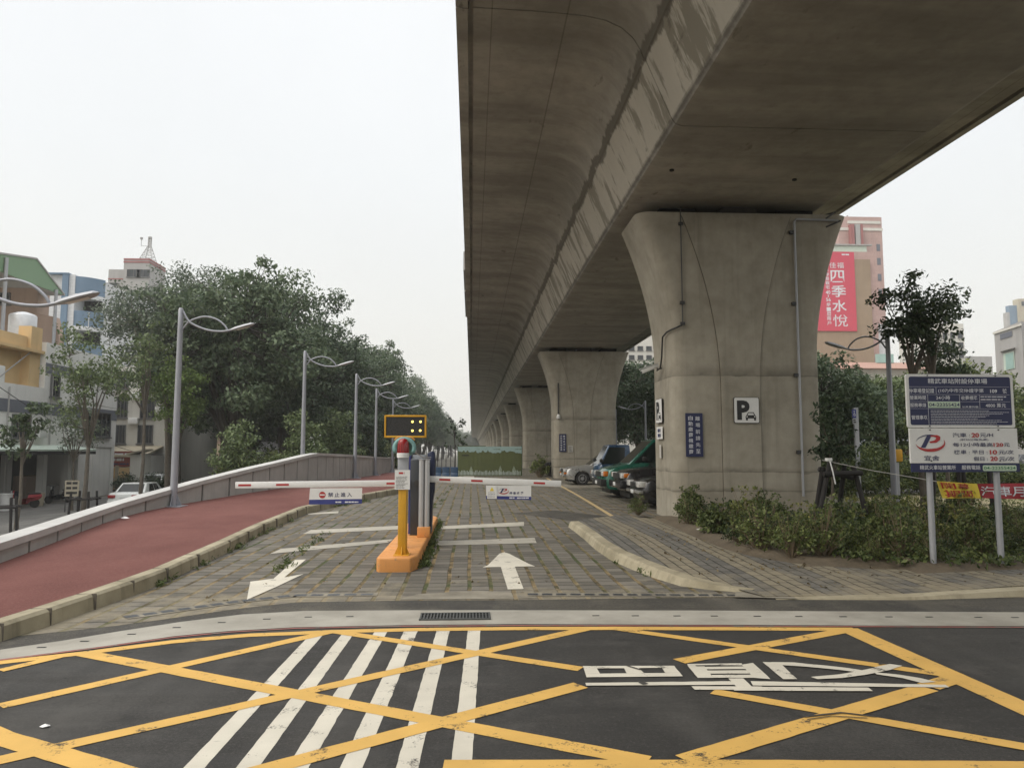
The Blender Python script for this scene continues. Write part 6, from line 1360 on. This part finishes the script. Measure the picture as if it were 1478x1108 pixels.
pq = AY(1385, 690, 33); tl = tree('lawn_tree', 'mid green leafy tree hidden behind the navy parking board', (pq.x, 33, 0), 44, 5.6, 1.6, 2.5, 2.2, .13, 110, 90, .21, .62, 'shrub', 'bark', limbs=10)
dup(tl, (AY(1455, 690, 37).x, 37, 0), 2, 'leafy tree under the grey house right of the board', 1.0); dup(tl, (AY(1340, 690, 42).x, 42, 0), 4, 'leafy tree behind the board left edge by the shops', 1.1)
pq = AY(1337, 690, 19); tree('lawn_tree', 'tall staked tree with rounded dark crown above the parking board', (pq.x, 19, 0), 45, 6.6, 3.5, 1.28, 1.42, .08, 72, 62, .12, .34, 'darkleaf', 'bark', limbs=12, tips=.55, multi=2)
stakes('black stake frame seen under the parking board', (pq.x, 17.6, .1), .3, 1.75)
pq = AY(1378, 690, 22); tree('lawn_tree', 'thin leafed dark tree low to the right of the rounded crown', (pq.x+.1, 22.5, 0), 46, 5.35, 3.0, .95, 1.15, .06, 34, 45, .13, .36, 'darkleaf', 'bark', limbs=9, tips=.5)
GL_ = 'low bushes along the lawn edge'
lb = tree('lawn_bush', 'low leafy bush on the lawn between the tripod frame and the side street', (11.2, 27.5, -.03), 81, 1.9, .2, 1.5, .95, .04, 70, 70, .14, .45, 'shrub', 'bark', group=GL_, limbs=8)
for i, (px, Y, sc, rz) in enumerate(((1196, 26, .95, 1), (1232, 28.5, 1.0, 3), (1262, 27.5, .8, 4), (1300, 29, .85, 5), (1330, 28, .7, 1.5), (1392, 28.5, .75, 2.5), (1425, 29.5, .8, 3.5), (1470, 28, .75, .3), (1210, 33, 1.3, 2.2), (1250, 34, 1.2, 4.2))): dup(lb, (AY(px, 690, Y).x, Y, -.03), rz, None, sc)
# staked shrub tree beside the first pier
ps = AY(1207, 740, 13.6); t = thing('tree_stake', 'black timber tripod frame in the shrubs beside the nearest pier', 'tree support', (ps.x, 13.6, .1)); b = MB(); sx = lambda px: AY(px, 700, 13.6).x-ps.x; szz = lambda py: AY(1200, py, 13.6).z-.1
for a0, a1, y0, y1, dy in ((1197, 1167, 672, 770, -.2), (1231, 1249, 678, 770, -.15), (1193, 1186, 680, 768, .4), (1225, 1222, 676, 770, .45)): b.tube([(sx(a0), dy*.3, szz(y0-6)), (sx(a1), dy, szz(y1))], .045, 8)
b.tube([(sx(1185), -.12, szz(684)), (sx(1240), -.12, szz(682))], .05, 8).tube([(sx(1188), .15, szz(677)), (sx(1238), .15, szz(690))], .045, 8); b.build('stake_frame', 'stake', t, smooth=50)
tree('small_tree', 'dark twiggy young tree tied inside the tripod frame', (ps.x, 13.75, .1), 47, 2.75, 1.0, .42, .95, .035, 26, 42, .085, .2, 'darkleaf', 'bark', limbs=8, tips=.5)
t = thing('rope_cap', 'white strap and cord tied on top of the tripod frame', 'strap', (AY(1196, 664, 13.2).x, 13.2, AY(1196, 664, 13.2).z)); MB().box(-.05, .05, -.05, .05, -.02, .04).build('cap', 'offwhite', t, bevel=.01); MB().tube([(0, -.04, 0), (.02, -.1, -.2), (.06, -.1, -.42)], .012, 6).build('cord', 'offwhite', t)
# shrubs in the planting bed
M['shrubdark'] = leafmat('dark shrub leaves', (.014, .026, .012), (.036, .056, .024), (.09, .12, .045), .2); M['drystem'] = plain('dry stems', (.20, .155, .10), .9, 0, .3)
def shrub(label, cat, seed, w, h, mat, n, leaf, grp):
    rd = random.Random(seed); t = thing('shrub', label, cat, (0, 0, 0), 0, grp); b = MB(); cent, rads = [], []
    for k in range(n):
        a = rd.uniform(0, 6.28); r = w*rd.random()**.6; z = h*(.22+.78*rd.random()**.8)*(1-.45*(r/w)**2); e = Vector((r*math.cos(a), r*math.sin(a), z)); cent.append(tuple(e)); rads.append(rd.uniform(.09, .17))
        b.tube([(e.x*.15, e.y*.15, -.03), (e.x*.55, e.y*.55, z*.55), e], [.009, .007, .003], 4)
    for k in range(11): a = rd.uniform(0, 6.28); q_ = rd.uniform(.3, .95); e = Vector((w*q_*math.cos(a), w*q_*math.sin(a), h*rd.uniform(.85, 1.25))); b.tube([(0, 0, 0), e*.6, e], [.008, .006, .002], 4); cent.append(tuple(e)); rads.append(.07)
    b.build('stem', 'drystem', t); leaf_cloud('foliage', cent, rads, [int(19*(r/.13)**1.5) for r in rads], leaf, mat, seed, .8, t, up=.6); return t
GS = 'shrubs massed in the planting bed'
S = [shrub('dense green shrub among the massed planting before the pier', 'shrub', 51+i, .46, h, m, n, lf, GS) for i, (h, m, n, lf) in enumerate(((.62, 'shrub', 58, .12), (.85, 'shrub', 64, .07), (.55, 'shrubdark', 60, .06), (.78, 'shrubyellow', 34, .085), (1.0, 'shrub', 78, .095)))]
rd = random.Random(99); placed = 0; used = [False]*5; SP = []
for gy in np.arange(9.85, 17.0, .50):
    for gx in np.arange(4.0, 17.0, .56):
        x, y = gx+rd.uniform(-.2, .2), gy+rd.uniform(-.2, .2)
        if not (inbed(x-.30, y) and inbed(x, y-.24)): continue
        if mnoise.noise(Vector((x*.8, y*.8, 3.3))) > .22 and y-bedy(max(x, 3.93)) > .5: continue
        if 4.3 < x < 8.2 and y > 16.55: continue
        if x/y > .86 or (x > 9.0 and y < 12.6 and rd.random() < .25): continue
        if 5.2 < x and y > 15.2 and x > 9.6: continue
        SP.append((x, y))
SP += [(3.98, 17.9)]
for x, y in SP:
    dens = rd.random(); i = rd.choices(range(5), (3, 4, 3, 1.6, 2.0))[0]
    front = y-(bedy(x) if x > 3.93 else 11); sc = rd.uniform(.75, 1.08)*(.78 if front < .9 else 1.0)
    if abs(x-4.55) < .5 and y > 15.4: i, sc = 4, .72
    sc *= .60 if y > 17.2 else (.80 if x < 5.3 else .62)*(1+.45*mnoise.noise(Vector((x*.7, y*.7, 9))))*rd.choice((.7, .9, 1.0, 1.15))
    if not used[i]: S[i].location = (x, y, .13); S[i].rotation_euler = (0, 0, rd.uniform(0, 6)); S[i].scale = (sc,)*3; used[i] = True
    else: dup(S[i], (x, y, .13), rd.uniform(0, 6), None, (sc, sc, sc*rd.uniform(.85, 1.15)))
for i in range(5):
    if not used[i]: S[i].location = (6+i*.5, 14, .13)
sv = dup(S[4], (3.92, 43.2, .1), 1.0, 'dark shrub growing at the foot of the second pier', 1.15); del sv['group']
# low creeping cover at the bed front right, weeds along joints and kerbs
pts = [(x, y) for x, y in ((rd.uniform(5.2, 13), rd.uniform(9.7, 12.5)) for _ in range(900)) if inbed(x, y) and rd.random() < .85]
tag(leaf_cloud('ground_cover', [(x, y, .17+.05*rd.random()) for x, y in pts], [.14]*len(pts), [16]*len(pts), .075, 'shrub', 61, .5), 'low leafy ground cover creeping over the planting bed edge', 'ground cover', None, 'stuff')
W_ = []
def weeds_px(pxs, n, sp, zf=None):
    for _ in range(n):
        i = rd.randrange(len(pxs)-1); u = rd.random(); p = LG(lerp(pxs[i][0], pxs[i+1][0], u), lerp(pxs[i][1], pxs[i+1][1], u)); W_.append((p.x+rd.gauss(0, sp), p.y+rd.gauss(0, sp*1.5), laneh(p.y)+.02))
weeds_px([(607,822), (634,752)], 150, .045); weeds_px([(548,820), (566,800)], 40, .04); weeds_px([(300,800), (345,790)], 60, .07); weeds_px([(352,780), (372,770)], 30, .06); weeds_px([(450,735), (525,724)], 90, .12); weeds_px([(215,850), (420,752)], 60, .05); weeds_px([(398,828), (470,770)], 24, .06); weeds_px([(888,806), (960,835)], 26, .07); weeds_px([(640,688), (665,682)], 60, .35); weeds_px([(600,770),(660,690)], 20, .08)
tag(leaf_cloud('weeds', W_, [.075]*len(W_), [20]*len(W_), .07, 'weed', 62, .8, up=.1, aspect=.22), 'tufts of weeds in paving joints and along the kerbs', 'weeds', None, 'stuff')
lp_ = [(rd.uniform(9, 40), rd.uniform(17.5, 29)) for _ in range(2600)]
tag(leaf_cloud('grass', [(x, y, .0) for x, y in lp_], [.22]*len(lp_), [14]*len(lp_), .10, 'weed', 63, .35, up=.1, aspect=.2), 'thin patchy grass on the dry lawn', 'grass', None, 'stuff')
# fallen leaves and grit
LL = [(p.x, p.y, walkz(p.x, p.y)+.012) for p in (Vector((rd.uniform(2.3, 8), rd.uniform(8.8, 15), 0)) for _ in range(500)) if (not inbed(p.x, p.y)) and p.x > 3.0-.12*(p.y-9) and rd.random() < .8]+[(rd.uniform(-3.5, 2), y, laneh(y)+.012) for y in [rd.uniform(8.4, 20) for _ in range(160)]]
M['litterleaf'] = leafmat('fallen leaves', (.09, .06, .03), (.16, .12, .06), (.24, .20, .11), .1)
tag(leaf_cloud('fallen_leaves', LL, [.05]*len(LL), [2]*len(LL), .05, 'litterleaf', 64, .1, up=2.0), 'small fallen leaves scattered on the paving', 'leaves', None, 'stuff')

# ============================================================ SMALL THINGS ON THE LEFT STREET
pm = AY(104, 700, 40); t = thing('menu_board', 'cream standing signboard with dark panels beside the tall street tree', 'sign', (pm.x, 40, -1.5), R(12)); zt0 = AY(104, 693, 40).z+1.5
MB().box(-.33, .33, 0, .05, zt0-.82, zt0).build('sign_panel', 'w_dirty', t); flat([[(-.26+.28*c, zt0-.20-.25*r), (-.03+.28*c, zt0-.20-.25*r), (-.03+.28*c, zt0-.08-.25*r), (-.26+.28*c, zt0-.08-.25*r)] for r in range(3) for c in range(2)], -.004, 'trim', t, 'dark_panel')
b = MB(); b.box(-.3, -.26, .005, .045, 0, zt0-.82).box(.26, .3, .005, .045, 0, zt0-.82); b.build('leg', 'trim', t)
def bucket(label, px, Y, mat, h=.55, r=.25):
    t = thing('bucket', label, 'bucket', (AY(px, 720, Y).x, Y, -1.49)); MB().lathe([(r*.8, 0), (r, h), (r*1.08, h), (r*1.08, h+.04), (r*.9, h+.04), (r*.85, h*.9), (r*.7, .05)], 16).build('bucket_shell', mat, t, smooth=40); return t
bucket('white bucket with orange rim before the dark shop', 8, 41, 'offwhite', .85, .32); bucket('grey tub beside the white bucket', 18, 41.4, 'w_grey', .55, .3); bucket('small pale bin in the dark shop front', 57, 44.5, 'w_dirty', .7, .25)
def scooter(label, loc, rz, mat):
    t = thing('scooter', label, 'scooter', loc, rz)
    for x in (-.6, .6): MB().lathe([(.12, -.05), (.21, -.055), (.24, -.02), (.24, .02), (.21, .055), (.12, .05)], 16, (x, 0, .24), 'y').build('wheel', 'tyre', t, smooth=40)
    MB().prism([(-.72,.46),(-.50,.50),(-.38,.30),(.15,.28),(.25,.55),(.30,.72),(.90,.74),(.95,.62),(.80,.45),(.40,.36),(.25,.22),(-.32,.22),(-.46,.40),(-.70,.40)], 'y', -.14, .14).build('body', mat, t, bevel=.03)
    MB().prism([(.22,.73),(.86,.76),(.9,.82),(.6,.84),(.25,.80)], 'y', -.13, .13).build('saddle', 'trim', t, bevel=.02); MB().prism([(-.52,.48),(-.42,.98),(-.36,.98),(-.40,.40)], 'y', -.16, .16).build('leg_shield', mat, t, bevel=.02)
    MB().tube([(-.38, -.33, 1.02), (-.42, 0, 1.0), (-.38, .33, 1.02)], .02, 6).tube([(-.62, 0, .26), (-.42, 0, 1.0)], .03, 6).build('handlebar', 'trim', t); MB().lathe([(.03, -.03), (.08, 0), (.08, .03)], 12, (-.50, 0, .9), 'x').build('headlight', 'headlamp', t); return t
scooter('small dark red scooter parked in the dark shop front', (AY(32, 715, 43).x, 43, -1.5), .5, 'banner_deep'); scooter('black scooter parked by the shophouse pillar', (AY(85, 715, 47).x, 47, -1.5), 1.0, 'carblack')
sc2 = scooter('black scooter parked before the arcade of the shop row', (AY(1290, 690, 57).x, 57, 0), 1.3, 'carblack'); 
for px in (1280, 1302, 1310, 1470): dup(sc2, (AY(px, 690, 57).x, 57, 0), 1.3+.1*(px % 3), 'black scooter in the line before the shop row arcade')['group'] = 'scooters before the shop row'
sc2['group'] = 'scooters before the shop row'
ds = dict(sedan); ds.update(paint='cardark'); vehicle('parked_car', 'dark grey car parked across the side street behind the parking board', 'car', (AY(1452, 690, 48).x, 49, 0), R(20), ds)
h_ = tree('hedge_bush', 'clipped dark hedge before the yellowish garden wall', (AY(186, 690, 55).x, 55, bz), 71, 1.5, .15, 1.1, .75, .04, 60, 60, .12, .4, 'darkleaf', 'bark', limbs=6); dup(h_, (AY(215, 690, 55).x, 55, bz), 2, 'second dark hedge bush right of the red signboard post'); dup(h_, (AY(242, 690, 54).x, 54, bz), 1, 'dark hedge bush behind the nearest lamp post')
t = thing('overhead_cable', 'black overhead cable drooping from the left edge towards the white annex', 'cable'); a_, c_ = AY(-20, 545, 38), AY(163, 652, 57); pts = [a_.lerp(c_, u)-Vector((0, 0, 1.1*u*(1-u))) for u in np.linspace(0, 1, 12)]; MB().tube(pts, .022, 5).build('cable', 'black', t)
t = thing('overhead_cable', 'thin black cable from the white annex past the pale house', 'cable'); a_, c_ = AY(155, 638, 56.5), AY(250, 655, 57.5); MB().tube([a_.lerp(c_, u)-Vector((0, 0, .7*4*u*(1-u)*.5)) for u in np.linspace(0, 1, 9)], .018, 5).build('cable', 'black', t)
# litter
def scrap(label, p, s, mat):
    b = MB(); rg = random.Random(int(p.x*100)); n = 7; b.v = [(0, 0, s*.5)]+[(s*math.cos(k*2*PI/n)*rg.uniform(.6, 1.2), s*.6*math.sin(k*2*PI/n), rg.uniform(.002, s*.25)) for k in range(n)]; b.f = [(0, k+1, (k+1) % n+1) for k in range(n)]; b.m = [0]*n
    o = b.build('litter', mat, None); o.location = p; tag(o, label, 'litter')
p = G(180, 748, .28); scrap('white paper scrap on the red path near the wall', p, .09, 'white'); p = G(222, 732, .3); scrap('orange wrapper on the red path by the lamp base', Vector((p.x+.1, p.y-.2, .30)), .11, 'orange'); p = G(65, 1048, .004); scrap('tiny white scrap on the asphalt in the yellow box', p, .035, 'white'); p = G(1010, 765, .17); scrap('pale bag scrap on the soil by the shrubs', Vector((p.x, p.y, .17)), .08, 'sack')

# ============================================================ SKY, HAZE, LIGHT, CAMERA
world = bpy.data.worlds.new('World'); scene.world = world; world.use_nodes = True; wn = world.node_tree; wn.nodes.clear()
sky = wn.nodes.new('ShaderNodeTexSky'); sky.sky_type = 'NISHITA'; sky.sun_disc = False; SE, SR = R(46), R(-115); sky.sun_elevation = SE; sky.sun_rotation = SR; sky.dust_density = 6; sky.air_density = 1.5
b1_ = wn.nodes.new('ShaderNodeBackground'); b1_.inputs[1].default_value = .03; wn.links.new(sky.outputs[0], b1_.inputs[0])
tcn = wn.nodes.new('ShaderNodeTexCoord'); sep = wn.nodes.new('ShaderNodeSeparateXYZ'); wn.links.new(tcn.outputs['Generated'], sep.inputs[0]); rp = wn.nodes.new('ShaderNodeValToRGB'); wn.links.new(sep.outputs[2], rp.inputs[0])
for e, (p_, c_) in zip(rp.color_ramp.elements, ((0.0, (.80, .775, .72, 1)), (.35, (.845, .85, .84, 1)))): e.position = p_; e.color = c_
for p_, c_ in ((.62, (.90, .905, .90, 1)), (1.0, (2.5, 2.5, 2.5, 1))): e = rp.color_ramp.elements.new(p_); e.color = c_
nz = wn.nodes.new('ShaderNodeTexNoise'); nz.inputs['Scale'].default_value = 1.6; nz.inputs['Detail'].default_value = 4; wn.links.new(tcn.outputs['Generated'], nz.inputs['Vector'])
mr = wn.nodes.new('ShaderNodeMapRange'); wn.links.new(nz.outputs[0], mr.inputs[0]); mr.inputs[1].default_value = .3; mr.inputs[2].default_value = .7; mr.inputs[3].default_value = .96; mr.inputs[4].default_value = 1.04
vm = wn.nodes.new('ShaderNodeVectorMath'); vm.operation = 'SCALE'; wn.links.new(rp.outputs[0], vm.inputs[0]); wn.links.new(mr.outputs[0], vm.inputs['Scale'])
b2_ = wn.nodes.new('ShaderNodeBackground'); b2_.inputs[1].default_value = SKYS; wn.links.new(vm.outputs[0], b2_.inputs[0])
ad = wn.nodes.new('ShaderNodeAddShader'); wo = wn.nodes.new('ShaderNodeOutputWorld'); wn.links.new(b1_.outputs[0], ad.inputs[0]); wn.links.new(b2_.outputs[0], ad.inputs[1]); wn.links.new(ad.outputs[0], wo.inputs[0])
sl_ = bpy.data.lights.new('sun', 'SUN'); sl_.energy = SUNE; sl_.angle = R(40); sl_.color = (1, .95, .86); so = bpy.data.objects.new('sun', sl_); col.objects.link(so)
sd = Vector((math.sin(SR)*math.cos(SE), math.cos(SR)*math.cos(SE), math.sin(SE))); so.rotation_euler = sd.to_track_quat('Z', 'Y').to_euler()
hz = MB().box(-420, 420, -70, 620, -3.5, 70).build('haze', [], None)
hm = bpy.data.materials.new('haze air'); hm.use_nodes = True; hn = hm.node_tree; hn.nodes.clear(); pv = hn.nodes.new('ShaderNodeVolumePrincipled'); pv.inputs['Color'].default_value = (.93, .95, .96, 1); pv.inputs['Density'].default_value = HAZED; pv.inputs['Anisotropy'].default_value = .2; ho = hn.nodes.new('ShaderNodeOutputMaterial'); hn.links.new(pv.outputs[0], ho.inputs['Volume'])
hz.data.materials.append(hm); tag(hz, 'thin pale haze filling the air over the whole street', 'haze', None, 'stuff')
cd = bpy.data.cameras.new('camera'); co_ = bpy.data.objects.new('camera', cd); col.objects.link(co_); cd.sensor_width = 36; cd.lens = FPX/1478*36; cd.clip_end = 3000; cd.clip_start = .05
mat3 = Matrix((RT, UP, -FW)).transposed(); co_.matrix_world = Matrix.Translation(CAM) @ mat3.to_4x4(); scene.camera = co_
scene.view_settings.view_transform = 'Standard'; scene.view_settings.look = 'None'; scene.view_settings.exposure = EXPO; scene.view_settings.gamma = 1; scene.view_settings.use_curve_mapping = False
scene.render.engine = 'CYCLES'; cy = scene.cycles; cy.max_bounces = 6; cy.diffuse_bounces = 4; cy.glossy_bounces = 2; cy.transmission_bounces = 3; cy.volume_bounces = 1; cy.transparent_max_bounces = 8; cy.sample_clamp_indirect = 6; cy.caustics_reflective = False; cy.caustics_refractive = False
cy.use_denoising = DENO; cy.denoiser = 'OPENIMAGEDENOISE'; cy.use_adaptive_sampling = True; cy.adaptive_threshold = .015
